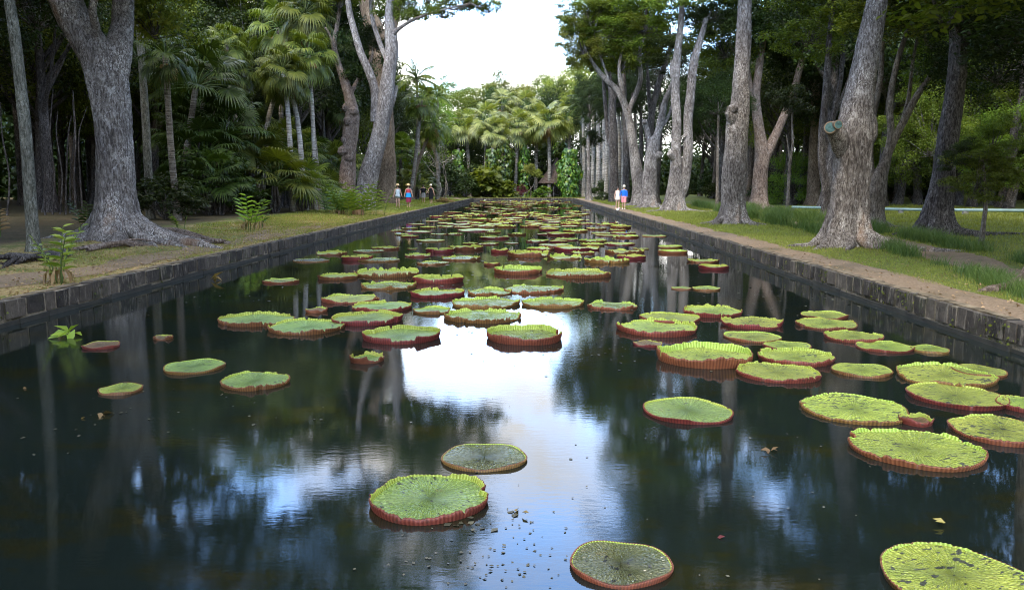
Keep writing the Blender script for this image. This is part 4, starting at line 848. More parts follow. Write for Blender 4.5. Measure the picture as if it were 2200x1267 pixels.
def pinnate_crown(name, seed, nf, L, mat):
    rs = np.random.RandomState(seed); mb = MB()
    for k in range(nf):
        az = k * 2.39996 + rs.rand() * .3; el = 1.35 - 1.6 * (k / nf); d = np.array([math.cos(az), math.sin(az), 0]); s = np.array([-d[1], d[0], 0])
        t = np.linspace(0, 1, 12); c = d[None] * (t * L * math.cos(el) + 0)[:, None] + np.array([0, 0, 1.0])[None] * (t * L * math.sin(el) - t ** 2 * L * .45 * (.4 + math.cos(el)))[:, None]
        tube(mb, c, np.linspace(.02, .005, 12) * L, 4, 1, n=12, caps=False)
        tt = np.linspace(.12, 1, 34); cc = np.stack([np.interp(tt, t, c[:, i]) for i in range(3)], 1); tg = np.gradient(cc, axis=0); tg /= np.linalg.norm(tg, axis=1)[:, None]
        for sg in (-1, 1):
            ax = s * sg * .8 + tg * .5 + np.array([0, 0, -.35]); leaves(mb, cc, np.tile([0, 0, 1.0], (34, 1)) + s * sg * .3, L * .26 * np.sin(tt * 2.6 + .35)[:, None].ravel(), rs, aspect=.12, axis=ax, curl=.2)
    return mb.mesh(name, [mat, M['strap']])
FC['pin'] = pinnate_crown('crown', 1, 16, 1.0, M['fan_mid'])
FC['fern'] = pinnate_crown('fronds', 2, 12, 1.0, M['leaf'])
PALM_TRUNKS = {}
def palm(label, base, top, Y, w0, w1, crown, rc, mat=None, bark_='palm_bark', mid=None, group=None, name='palm_tree', vine=False):
    k = Y / F; b = P(*base, Y); x0 = b[0]; zg = float(gz(x0, Y)); tp = P(*top, Y); o = np.array([x0, Y, zg])
    t = thing(name, label, 'palm tree', (x0, Y, zg), 0, group); mb = MB()
    pts = [np.array([0, 0, -.1])] + ([P(*mid, Y) - o] if mid else [(tp - o) * .5 + np.array([.1, 0, 0])]) + [tp - o]
    tube(mb, pts, [w0 / 2 * k, (w0 + w1) / 4 * k, w1 / 2 * k], 12, 0, .03, int(base[0]), n=14, flare=(.4, .3, 3)); mb.obj('trunk', M[bark_], t)
    c = link('crown', FC[crown], t); c.location = tuple(tp - o); c.scale = (rc * (.88 if crown.startswith('liv') else 1),) * 3; c.rotation_euler = (0, 0, rnd.random() * 6.28)
    if mat: objmat(c, M[mat])
    return t
# tall fan palms, left cluster
palm('fan palm with leaning pale trunk crossing right to left in the left cluster', (560, 300 + 118), (612, 158), 46, 12, 9, 'liv', 1.43, mid=(575, 265), bark_='palm_pale')
palm('fan palm with straight banded trunk left of the paired ones', (629, 418), (607, 150), 44, 12, 9, 'liv', 1.49, mid=(620, 260), bark_='palm_pale')
palm('fan palm whose trunk bends left, right one of the pair', (655, 418), (615, 172), 45, 12, 9, 'liv2', 1.36, mid=(640, 265), bark_='palm_pale')
palm('fan palm with thin upright trunk nearest the burled tree', (677, 420), (664, 120), 46, 9, 8, 'liv', 1.61, mid=(672, 260), bark_='palm_pale')
palm('bright topped fan palm towering over the left cluster', (690, 425), (655, 30), 48, 9, 9, 'liv', 1.86, mid=(668, 220))
palm('fan palm with crown touching the top left of the cluster', (600, 425), (598, 60), 50, 10, 9, 'liv2', 1.86, mid=(604, 240))
palm('short fan palm with two toned trunk left of the leaning one', (556, 420), (520, 150), 47, 10, 8, 'liv2', 1.30, mid=(545, 260), bark_='palm_pale')
palm('dark fan palm rising behind the big shrubby palms', (528, 420), (485, 110), 50, 12, 11, 'liv', 1.49, mid=(505, 250))
palm('pale single palm with drooping crown high at left', (492, 420), (486, 95), 46, 10, 10, 'liv', 1.36, mid=(488, 250), bark_='palm_pale')
palm('stubby palm with dead brown skirt at left', (430, 430), (455, 150), 44, 13, 12, 'liv', 1.36, 'fan_dark', mid=(430, 280))
palm('slim palm behind the mossy pole trunk', (382, 480), (356, 120), 33, 15, 12, 'liv2', 1.18, 'fan_dark', mid=(366, 300))
palm('dark palm standing in shade right of the mossy pole trunk', (378, 470), (420, 190), 40, 15, 12, 'clump', 2.0, 'fan_dark', mid=(400, 330))
palm('fan palm in front of the white sky gap at left', (742, 425), (735, 225), 62, 10, 9, 'liv2', 1.61, 'fan_dark')
palm('shaggy fan palm just right of the buttressed trunk', (880, 415), (905, 215), 80, 8, 8, 'liv', 1.86)
palm('leaning fan palm with bare trunk right of the shaggy one', (886, 412), (932, 265), 82, 8, 7, 'liv2', 1.67, mid=(895, 360), bark_='bark_brown')
palm('fan palm with curved pale trunk near the bare branched tree', (940, 412), (925, 290), 86, 8, 7, 'liv2', 1.55, mid=(940, 350))
palm('feather leaved palm against the white sky at left of the pond end', (900, 415), (895, 170), 92, 7, 6, 'pin', 3.6)
palm('thin feather palm peeking above the crowns left of the pond end', (945, 415), (940, 208), 120, 4, 3, 'pin', 3.2)
# far row of pale fan palms
for (b, tp, Y, rc, cr, lab) in [((1040, 417), (1044, 262), 116, 3.04, 'sabal', 'leftmost tall pale fan palm of the row beyond the pond'), ((1080, 417), (1080, 228), 124, 3.04, 'sabal2', 'highest left pale fan palm of the row beyond the pond'),
   ((1122, 417), (1130, 235), 124, 3.12, 'sabal', 'highest central pale fan palm above the small branched tree'), ((1105, 417), (1112, 272), 116, 2.65, 'sabal2', 'lower pale fan palm between the two highest ones'),
   ((1180, 412), (1178, 262), 114, 3.20, 'sabal', 'yellow skirted fan palm standing beside the thatched hut'), ((1222, 417), (1222, 252), 122, 3.04, 'sabal2', 'rightmost pale fan palm above the golden vine pillar'),
   ((1010, 417), (1000, 270), 120, 2.89, 'sabal2', 'pale fan palm at the left end of the row beyond the pond'), ((1150, 417), (1152, 285), 118, 2.34, 'sabal', 'small pale fan palm left of the thatched hut'), ((1062, 417), (1062, 285), 114, 2.34, 'sabal', 'small pale fan palm over the green vine mound')]:
    palm(lab, b, tp, Y, 8, 7, cr, rc)
# shrub palms, left
def fan_shrub(label, px, py, Y, rc, kind, mat=None, h=.6, group='shrubby fan palms of the left bank'):
    c = P(px, py, Y); zg = float(gz(c[0], Y)); t = thing('fan_palm_shrub', label, 'palm shrub', (c[0], Y, zg), 0, group)
    mb = MB(); rs = np.random.RandomState(int(px))
    for k in range(5): a = k * 1.256; tube(mb, [(.03 * math.cos(a), .03 * math.sin(a), -.1), (.22 * math.cos(a), .22 * math.sin(a), h * .5), (.1 * math.cos(a), .1 * math.sin(a), max(h, c[2] - zg))], [.06, .06, .05], 7, 0, .1, k)
    mb.obj('stem', M['bark_dark'], t)
    f = link('fronds', FC[kind], t); f.location = (0, 0, max(h, c[2] - zg)); rc *= .72; f.scale = (rc, rc, rc); f.rotation_euler = (0, 0, rnd.random() * 6.28)
    if mat: objmat(f, M[mat])
for i, (px, py, Y, rc, kd, mt, lab) in enumerate([(590, 400, 42, 2.6, 'clump2', None, 'big fan palm shrub with arching fronds left of the burled tree'), (650, 415, 44, 2.4, 'clump2', None, 'low fan palm shrub touching the grass before the palm trunks'), (540, 370, 44, 2.9, 'clump2', None, 'tall fan palm shrub in the middle of the left thicket'),
   (690, 420, 50, 2.0, 'clump2', None, 'fan palm shrub next to the foot of the burled tree'), (480, 300, 42, 2.8, 'clump', None, 'highest dark fan palm shrub in the left thicket'), (440, 350, 40, 2.5, 'clump', None, 'dark fan palm shrub on short trunks at left'), (515, 290, 46, 2.6, 'clump', None, 'dark fan palm shrub behind the tall thicket one'),
   (470, 400, 38, 1.9, 'clump', None, 'shaded fan palm shrub over two black stems'), (610, 340, 50, 2.8, 'clump', 'fan_mid', 'fan palm shrub at the foot of the pale palm trunks'), (395, 300, 42, 2.3, 'clump', None, 'dark fan palm shrub right of the mossy pole trunk'), (425, 240, 50, 2.6, 'clump', None, 'dark fan palm shrub high behind the left palms'),
   (895, 400, 84, 2.6, 'clump', 'fan_mid', 'bluish fan palm shrub behind the two straw hats'), (720, 370, 60, 2.6, 'clump', 'fan_mid', 'shaded fan palm shrub behind the burled tree'), (650, 350, 56, 2.6, 'clump', None, 'dark fan palm shrub between thin pale trunks'), (860, 340, 90, 3, 'clump', 'fan_mid', 'fan palm shrub right of the buttressed trunk')]):
    fan_shrub(lab, px, py, Y, rc, kd, mt)

# royal palm colonnade far right
for i, (px, w_, Y, lab) in enumerate([(1254, 6, 118, None), (1262, 5, 121, None), (1272, 6, 116, None), (1279, 5, 124, None), (1284, 7, 112, None), (1291, 6, 118, None), (1297, 5, 110, None), (1302, 6, 105, None), (1308, 5, 112, None), (1312, 6, 100, None), (1328, 7, 98, None), (1334, 5, 104, None), (1338, 6, 92, None), (1248, 5, 124, None), (1362, 6, 96, None)]):
    palm('pale straight palm trunk in the far colonnade right of the golden vine pillar', (px, 418), (px + (i % 3 - 1) * 2, 225 - (i % 4) * 12), Y, w_ * 1.5, w_, 'pin', 3.2, 'leaf_dark', bark_='palm_pale', group='palm colonnade beyond the right pond corner')

# vine covered pillars
def vine_pillar(label, px, top, Y, r, seed, mat='vine'):
    c = P(px, top, Y); zg = float(gz(c[0], Y)); H = c[2] - zg; t = thing('vine_covered_trunk', label, 'tree', (c[0], Y, zg)); mb = MB()
    tube(mb, [(0, 0, -.1), (.1, 0, H * .5), (0, 0, H)], [.22, .2, .18], 10); mb.obj('trunk', M['bark_dark'], t)
    rs = np.random.RandomState(seed); n_ = int(150 * H * r); z = rs.rand(n_) * H; th = rs.rand(n_) * 6.28
    rr = r * (.55 + .5 * rs.rand(n_)) * (1 + .3 * np.sin(z * 1.1 + seed) + .2 * np.sin(z * 2.3 + th)) * (1 + .35 * (1 - z / H) ** 2)
    pos = np.stack([rr * np.cos(th), rr * np.sin(th), z], 1); nr = np.stack([np.cos(th), np.sin(th), .5 + rs.rand(n_)], 1) + rs.randn(n_, 3) * .3
    ax = np.stack([np.cos(th) * .4, np.sin(th) * .4, -np.ones(n_)], 1) + rs.randn(n_, 3) * .3
    m2 = MB(); leaves(m2, pos, nr, .42, rs, aspect=.75, axis=ax); m2.obj('vine', M[mat], t)
vine_pillar('green vine pillar rising from the leafy mound left of centre', 1058, 318, 112, .8, 1)
vine_pillar('tallest green vine pillar just right of the leafy mound', 1082, 300, 114, 1.1, 2)
vine_pillar('narrow yellow green vine pillar above the white clad photographer', 1126, 298, 116, .65, 3)
vine_pillar('golden leaved vine pillar between hut and palm colonnade', 1222, 318, 110, 1.25, 4)
vine_pillar('dark vine pillar at the left behind the far couple', 985, 320, 112, .8, 5)
vine_pillar('thin vine pillar behind the hut roof', 1205, 305, 124, .8, 6)

def bush(label, px, Y, r, kind='bush', mat=None, flat_=.8, grp=None, name='shrub', z=None):
    x = P(px, 399, Y)[0]; zg = float(gz(x, Y)); t = thing(name, label, 'shrub', (x, Y, zg), 0, grp); mb = MB(); rs = np.random.RandomState(int(px))
    for k in range(5): a = k * 1.3; tube(mb, [(0, 0, -.05), (math.cos(a) * r * .3, math.sin(a) * r * .3, r * .35), (math.cos(a) * r * .5, math.sin(a) * r * .5, r * .7)], [.04 * r, .03 * r, .015 * r], 6, 0, .1, k)
    mb.obj('stem', M['bark_dark'], t); c = link('foliage', CR[kind], t); c.location = (0, 0, r * flat_ * (.45 if z is None else z)); c.scale = (r, r, r * flat_); c.rotation_euler = (0, 0, rnd.random() * 6.28)
    if mat: objmat(c, M[mat])
    return t
bush('big leafy green mound at the foot of the vine pillars', 1050, 110, 2.9, 'bushbig', 'leaf', 1.0)
bush('darker leafy mound left of the vine pillars', 1020, 112, 3.0, 'bush', 'leaf_dark', 1.0)
bush('round glossy yellow green shrub left of the hut', 1165, 108, 1.25, 'bushbig', 'vine', .85)
bush('red leaved shrub behind the white clad photographer', 1120, 112, .8, 'bush', 'shrub_red', 1.5)
bush('green shrub under the right flank of the leafy mound', 1085, 109, 1.6, 'bushbig', 'leaf', 1.0)
bush('golden croton bush under the palms left of the far couple', 890, 96, 1.8, 'bush', 'leaf_olive', 1.2)
bush('dark shrub left of the far couple', 950, 104, 2.6, 'bush', 'leaf_dark', 1.2)
bush('dim shrub at the left far pond corner', 1000, 108, 2.0, 'bush', 'leaf_dark', 1.0)
bush('low dark shrub behind the colonnade', 1300, 108, 2.0, 'bush', 'leaf_dark', .8)
bush('dark hedge like shrub filling behind the hut', 1190, 122, 4.0, 'bush', 'leaf_dark', 1.2)
bush('small dark shrub right of the walking couple', 1362, 74, .9, 'bush', 'leaf_dark', .7)
bush('tiny teal green shrub left of the walking couple', 1296, 84, .9, 'bush', 'leaf_dark', .7)
bush('dry brown twiggy clump on the left bank grass before the far couple', 953, 74, .8, 'bush', 'dead_frond', .45)
# bare branched trees
def bare(label, base, Y, H, bark_, seed, crowns=(), n_=26, name='bare_tree'):
    x = P(base, 399, Y)[0]; zg = float(gz(x, Y)); t = thing(name, label, 'tree', (x, Y, zg)); mb = MB(); rs = np.random.RandomState(seed)
    def br(p, d, L, r, dep):
        q = p + d * L; m_ = (p + q) / 2 + rs.randn(3) * L * .08; tube(mb, [p, m_, q], [r, r * .8, r * .6], 6, 0, .1, rs.randint(999), n=5, caps=False)
        if dep:
            for _ in range(3): 
                nd = d + rs.randn(3) * .55; nd[2] += .12; nd /= np.linalg.norm(nd); br(q, nd, L * rs.uniform(.55, .8), r * .55, dep - 1)
    br(np.array([0, 0, -.1]), np.array([.03, 0, 1.0]), H * .38, .018 * H, 4)
    mb.obj('trunk', M[bark_], t)
    for (dx, dz, r, mt) in crowns: add_crown(t, 'spray', (x + dx, Y, zg + dz), r, mt)
bare('leafless pale shrub like tree left of the far couple', 940, 90, 6.5, 'palm_pale', 3, name='bare_tree')
bare('bare twiggy tree beside the leafless pale one', 957, 94, 6.0, 'bark_pale', 9)
bare('small branched tree with sparse yellow leaves left of the round shrub', 1140, 108, 3.6, 'bark_pale', 5, [(0, 3.6, 1.3, 'leaf_olive'), (.8, 3.1, 1, 'leaf_olive')], name='small_tree')

# background crowns beyond the pond: domes against the sky
for (px, py, Y, r, mt, lab) in [(1075, 236, 150, (9.5, 8, 6), 'leaf_olive', 'domed dark olive tree on the skyline beyond the palm row'), (1165, 242, 165, (12, 8, 7), 'leaf_far', 'broad pale green dome tree on the skyline right of centre'), (965, 235, 150, (6.5, 6, 5.5), 'leaf_far', 'bushy green tree on the skyline left of centre'),
      (1245, 215, 150, (7, 6, 6), 'leaf_olive', 'yellow green tree meeting the sky beside the right row'), (925, 290, 130, (6, 6, 5), 'leaf_lime', 'lime green tree behind the feather palm'), (1010, 275, 140, (8, 6, 6), 'leaf', 'mid green tree behind the left end of the palm row'),
      (1110, 290, 135, (10, 5, 7), 'leaf_dark', 'dark tree filling behind the central pale palms'), (1210, 290, 135, (9, 5, 8), 'leaf_dark', 'dark tree filling behind the hut'), (1290, 180, 130, (6, 6, 7), 'leaf_olive', 'olive crowned tree behind the first right row trees'), (1040, 330, 128, (8, 4, 6), 'leaf_dark', 'dark tree behind the vine pillars'), (970, 340, 125, (7, 4, 6), 'leaf_dark', 'dark tree behind the far couple'), (1160, 350, 130, (8, 4, 5), 'leaf_dark', 'dark low tree behind the round shrub'),
      (880, 300, 118, (6, 5, 7), 'leaf', 'mid green tree behind the shaggy fan palm'), (1330, 260, 118, (6, 6, 8), 'leaf_dark', 'dark tree behind the colonnade')]:
    x = P(px, 399, Y)[0]; zg = float(gz(x, Y)); t = thing('tree', lab, 'tree', (x, Y, zg)); c = P(px, py, Y); mb = MB()
    tube(mb, [(0, 0, -.1), (.3, 0, (c[2] - zg) * .5), (0, 0, c[2] - zg)], [.5, .4, .2], 10, 0, .08, int(px), flare=(.5, .6, 4)); mb.obj('trunk', M['bark_dark'], t)
    add_crown(t, 'far' if mt in ('leaf_far', 'leaf_olive') else 'dense', c, r, mt)

for (px, py, Y, r, mt) in [(400, 20, 62, 5, 'leaf_dark'), (480, -20, 66, 5.5, 'leaf'), (560, 10, 68, 5.5, 'leaf'), (640, 20, 72, 5, 'leaf_dark'), (330, 60, 58, 5, 'leaf_dark'), (700, 80, 76, 4, 'leaf_dark'), (450, 140, 64, 5, 'leaf_dark'), (540, 170, 70, 5.5, 'leaf_dark'), (620, 200, 74, 5, 'leaf_dark'), (690, 230, 78, 5, 'leaf'), (740, 330, 84, 5, 'leaf'), (2000, 290, 50, 2.6, 'leaf_lime'), (2090, 230, 56, 3.4, 'leaf_lime'), (2170, 330, 52, 2.8, 'leaf_lime'), (1930, 330, 60, 3, 'leaf_lime'), (2060, 100, 60, 3.4, 'leaf_lime'), (1700, 400, 64, 2.2, 'leaf_lime'), (1720, 200, 66, 4, 'leaf'), (1345, 110, 96, 4.2, 'leaf_dark'), (1370, 190, 92, 3.6, 'leaf_dark'), (1330, 40, 100, 4.5, 'leaf'), (1410, 150, 90, 4.2, 'leaf_dark')]:  # lime crowns put sunlit brightness into the leaf colour
    x = P(px, 399, Y)[0]; zg = float(gz(x, Y)); t = thing('tree', 'dark broadleaf tree rising behind the fan palms of the left bank' if px < 1000 else 'green tree between the dark trunks of the right wood', 'tree', (x, Y, zg), 0, 'broadleaf trees behind the left palms' if px < 1000 else 'bright trees behind the right trunks'); c = P(px, py, Y); mb = MB()
    tube(mb, [(0, 0, -.1), (.3, 0, (c[2] - zg) * .5), (0, 0, c[2] - zg)], [.3, .24, .12], 10, 0, .08, int(px), flare=(.5, .6, 4)); mb.obj('trunk', M['bark_dark'], t); add_crown(t, 'dense', c, (r, r, r * 1.1), mt)
# woodland trees: four kinds copied through both woods
def wood_tree(seed, H, kind, mat, r, bark_):
    mb = MB(); rs = np.random.RandomState(seed); t = thing('woodland_tree', '', 'tree', (0, 0, 0)); lean = rs.randn(2) * .5
    tube(mb, [(0, 0, -.2), (lean[0] * .4, lean[1] * .4, H * .35), (lean[0], lean[1], H * .75)], [.34, .27, .18], 12, 0, .08, seed, flare=(.7, .5, 4), n=14)
    for k in range(5):
        a = rs.rand() * 6.28; tube(mb, [(lean[0] * .7, lean[1] * .7, H * (.42 + .05 * k)), (math.cos(a) * 1.5 + lean[0], math.sin(a) * 1.5 + lean[1], H * (.6 + .04 * k)), (math.cos(a) * 2.8 + lean[0], math.sin(a) * 2.8 + lean[1], H * .85)], [.14, .09, .04], 7, 0, .08, k)
    mb.obj('trunk', M[bark_], t); add_crown(t, kind, (lean[0], lean[1], H * .92), r, mat)
    return t
protos = [wood_tree(1, 13, 'dense', 'leaf_dark', (5.2, 5.2, 5.0), 'bark_dark'), wood_tree(2, 11, 'dense2', 'leaf_dark', (4.8, 4.8, 5.5), 'bark_dark'), wood_tree(3, 9, 'dense', 'leaf', (4.2, 4.2, 4.5), 'bark_dark'), wood_tree(4, 15, 'dense2', 'leaf', (5.6, 5.6, 5.0), 'bark_dark')]  # dark bark puts the wood's shade into the trunk colour
used = [False] * 4
def put_wood(x, y, k, s, label, group):
    src = protos[k]
    if not used[k]: o = src; used[k] = True
    else:
        o = src.copy(); COL.objects.link(o)
        for ch in list(src.children):
            c = ch.copy(); COL.objects.link(c); c.parent = o
    o.location = (x, y, float(gz(x, y))); o.rotation_euler = (0, 0, rnd.random() * 6.28); o.scale = (s, s, s * rnd.uniform(.9, 1.15)); o['label'] = label; o['group'] = group
    return o
rw = random.Random(5)
GL = 'shaded trees of the left wood'; GR = 'shaded trees of the right wood'
LL = 'dark leafy tree deep in the shaded left wood'; LR = 'dark leafy tree standing behind the lawn in the right wood'
pts = []
def try_put(x, y, k, s, lab, grp, d=3.6):
    if any((x - a) ** 2 + (y - b) ** 2 < d * d for a, b in pts): return
    pts.append((x, y)); put_wood(x, y, k, s, lab, grp)
for _ in range(420):
    y = rw.uniform(6, 118); x = -rw.uniform(15.5 if y < 30 else 16 + (y - 30) * .02, 46)
    if y > 42 and x > -19 and rw.random() < .5: continue
    if x < -.75 * y - 9 and y > 12: continue
    if x > -.70 * y and y < 40: continue
    if y > 40 and y < 52 and x > -24: continue
    try_put(x, y, rw.choice([0, 0, 1, 1, 2, 3]), rw.uniform(.85, 1.15), LL, GL)
nl = len(pts)
for _ in range(420):
    y = rw.uniform(2, 120); x = rw.uniform(17, 62)
    if 18 < y < 52 and x < (15 + y * .38): continue
    if y >= 52 and x < 17 + (y - 50) * .04: continue
    if y <= 18 and x < 18: continue
    if x > .75 * y + 12 and y > 12: continue
    try_put(x, y, rw.choice([0, 0, 1, 1, 2, 3]), rw.uniform(.85, 1.2), LR, GR, 4.2)
for x, y in [(-12, 4), (-15, 10), (13, 4), (14, 10), (-13.5, 13), (12.5, 14.5)]: put_wood(x * 1.15, y, 3, 1.0, 'tall tree beside the near end of the pond outside the view', 'trees at the near pond end')
for x, y in [(-11, -6), (-17, -2), (-24, 2), (-9.5, -14), (-17, -12), (-26, -9), (11, -6), (17, -1), (24, 3), (9.5, -14), (17, -12), (26, -9), (-4, -24), (4, -25), (-13, -24), (13, -24)]: put_wood(x, y, rw.choice([0, 1, 3]), 1.05, 'unseen leafy tree added behind the viewer to darken the woods', 'unseen light blocking trees added behind the viewer')  # unseen trees added to block sky light from behind the camera
# far wood as one mass
rs = np.random.RandomState(9); mb = MB(); pos = []
def band(n_, p0, p1, th, h0, h1):
    u = rs.rand(n_)[:, None]; q = np.array(p0) * (1 - u) + np.array(p1) * u; q = q + rs.randn(n_, 2) * th; top = h1 * (.75 + .25 * np.sin(u[:, 0] * 40) * np.sin(u[:, 0] * 17 + 1)); z = h0 + rs.rand(n_) * top
    pos.append(np.column_stack([q, z]))
band(36000, (-52, -5), (-50, 132), 2.2, 0, 22); band(24000, (-50, 134), (60, 134), 2.0, 0, 12); band(36000, (64, 132), (64, -5), 2.2, 0, 20)
pos = np.concatenate(pos); nr = rs.randn(len(pos), 3) + np.array([0, 0, .6]); leaves(mb, pos, nr, .75, rs, aspect=.6)
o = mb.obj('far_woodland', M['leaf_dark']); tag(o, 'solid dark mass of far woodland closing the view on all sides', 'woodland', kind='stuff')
# dark backing bank added so no sky leaks in between the trees
mb = MB(); ring_ = []; nn = 72
for k in range(nn):
    a = k / nn * 6.283; cx, cy = 6, 62
    hh_ = .45 + 1.9 * abs(math.cos(a)) ** 1.5
    for (rr, z) in ((74, -1), (82, 7 * hh_), (92, 9 * hh_), (140, 6), (220, -1)): ring_.append((cx + math.cos(a) * rr * 1.0, cy + math.sin(a) * rr * 1.12, z + (1.2 * math.sin(a * 5) + .8 * math.sin(a * 11)) * (z > 0)))
F_ = []
for k in range(nn):
    if 46 <= k <= 62: continue   # open behind the viewer
    for j in range(4): a = k * 5 + j; b = ((k + 1) % nn) * 5 + j; F_.append((a, b, b + 1, a + 1))
mb.add(ring_, F_); o = mb.obj('backing_bank', flat('backing_green', (.012, .02, .006), .95, .05, .5, .6)); tag(o, 'dark backing bank added around the garden to block low sky', kind='structure')
# understorey shrubs in both woods
for i in range(150):
    left = i % 2 == 0; y = rw.uniform(24, 112)
    x = -rw.uniform(14.5 + (2 if y < 30 else 0), 36) if left else rw.uniform(20 if y > 55 else 16 + y * .4, 50)
    if abs(x) > .72 * y + 4 or (left and x < -.46 * y): continue
    t = bush('dim undergrowth shrub between the trunks of the left wood' if left else 'dim undergrowth shrub between the trunks of the right wood', 1100, 50, rw.uniform(1.0, 2.2), 'bush', 'leaf_dark', rw.uniform(.7, 1.3), 'undergrowth of the left wood' if left else 'undergrowth of the right wood')
    t.location = (x, y, float(gz(x, y)))
# thin saplings, the left wood's shade put into their dark bark
for i, (px, tp_) in enumerate([(96, 60), (112, -20), (128, 80), (150, 30), (164, -10), (178, 60), (420, 90), (452, 40), (14, 40), (140, 100)]):
    tree('thin sapling stem in the black shade behind the massive left trunk' if px < 300 else 'thin sapling stem in the shade of the left palms', (px, 455), [[(px, 458, 4), (px + 6 * math.sin(i), 380, 3.4), (px + 10 * math.cos(i * 2), 290, 2.8), (px + 14 * math.sin(i * 3), 200 + tp_ * .5, 1.6)]], 'bark_dark', Y=38 + i % 4, flare=(.2, .2, 3), seg=6, group='thin sapling stems of the left wood', name='sapling')

# --- hut
hc = P(1196, 399, 116); hz = float(gz(hc[0], 116)); H_ = thing('thatched_hut', 'small thatched hut with brown conical roof in the far shade', 'hut', (hc[0], 116, hz)); mb = MB(); rs = np.random.RandomState(4)
rows = [(2.75, 1.95), (2.7, 2.1), (2.0, 2.9), (1.2, 3.9), (.5, 4.8), (.06, 5.6)]; V = []; sg = 40; th = np.arange(sg) / sg * 6.283
for r_, z in rows: V.append(np.stack([np.cos(th) * r_ * (1 + .03 * rs.randn(sg)), np.sin(th) * r_ * (1 + .03 * rs.randn(sg)), np.full(sg, z) + rs.randn(sg) * .04], 1))
V.append(np.stack([np.cos(th) * 2.5, np.sin(th) * 2.5, np.full(sg, 1.98)], 1)); V = np.concatenate(V); j = (np.arange(sg) + 1) % sg
fc = np.concatenate([np.stack([k * sg + np.arange(sg), k * sg + j, (k + 1) * sg + j, (k + 1) * sg + np.arange(sg)], 1) for k in range(5)])
mb.add(V, fc); a0 = np.arange(sg); mb.add(V, np.stack([a0, 6 * sg + a0, 6 * sg + j, j], 1)); mb.obj('roof', bark('thatch', (.05, .035, .026), (.10, .072, .055), (.14, .11, .09), .3), H_)  # thatch darkened, the far shade is put into its colour
for k in range(6):
    mb = MB(); a = k * 1.047 + .3; tube(mb, [(2.2 * math.cos(a), 2.2 * math.sin(a), -.1), (2.2 * math.cos(a), 2.2 * math.sin(a), 2.3)], [.08, .07], 8); mb.obj('post', M['bark_dark'], H_)
mb = MB(); box(mb, -1.2, 1.2, -.2, .25, .5, .25); box(mb, -1.1, -1.0, -.15, .2, 0, .42); box(mb, 1.0, 1.1, -.15, .2, 0, .42); mb.obj('bench', M['bark_dark'], H_, smooth=False)

# --- turquoise rail on the right lawn
M['turq'] = flat('turquoise_paint', (.20, .29, .275), .6, .4, .12, 2); M['concrete'] = flat('grey_concrete', (.2, .19, .18), .9, .1, .4, 5)
def rail(label, a, b, Ya, Yb):
    pa = P(*a, Ya); pb = P(*b, Yb); za = float(gz(pa[0], Ya)); t = thing('pipe_rail', label, 'pipe', (pa[0], pa[1], za)); d = pb - pa; mb = MB()
    tube(mb, [(0, 0, .30), tuple(d[:2] * .5) + (.31,), tuple(d[:2]) + (.30 + float(gz(pb[0], pb[1])) - za,)], [.08, .08, .08], 12, 0, .01, 2, n=24); mb.obj('pipe', M['turq'], t)
    n_ = int(np.linalg.norm(d) / 3)
    for k in range(n_ + 1):
        m_ = MB(); q = d * k / n_; zz = float(gz(pa[0] + q[0], pa[1] + q[1])) - za; box(m_, q[0] - .12, q[0] + .12, q[1] - .1, q[1] + .1, zz - .1, zz + .215); m_.obj('support', M['concrete'], t, smooth=False)
rail('long low turquoise pipe on supports crossing the right lawn behind the trunks', (1702, 440), (2230, 462), 50, 40)
def slab(px, py, Y, sx_, sy_, label, cat='stone', name='stone_slab', mat='concrete', h=.12):
    c = P(px, py, Y); z = float(gz(c[0], Y)); mb = MB(); rs = np.random.RandomState(int(px)); box(mb, -sx_ / 2, sx_ / 2, -sy_ / 2, sy_ / 2, 0, h, 0, .04, rs); o = mb.obj(name, M[mat], loc=(c[0], Y, z), smooth=False); bv = o.modifiers.new('b', 'BEVEL'); bv.width = .015
    tag(o, label, cat); return o
M['white'] = flat('white_paint', (.8, .79, .76), .6, .3, .06, 5)
o = slab(1297, 449, 55, 1.0, .12, 'white painted block on the right pond edge near the walking couple', 'marker', 'edge_block', 'white', .12); o.location = (XR + .1, 52.5, .362); o.rotation_euler = (0, 0, R(90 - 12))
slab(12, 652, 11, 1.1, .5, 'flat bluish stone set in the left bank edge', 'stone', 'stone_slab', 'concrete', .03).location = (XL - .55, 10.4, .32)

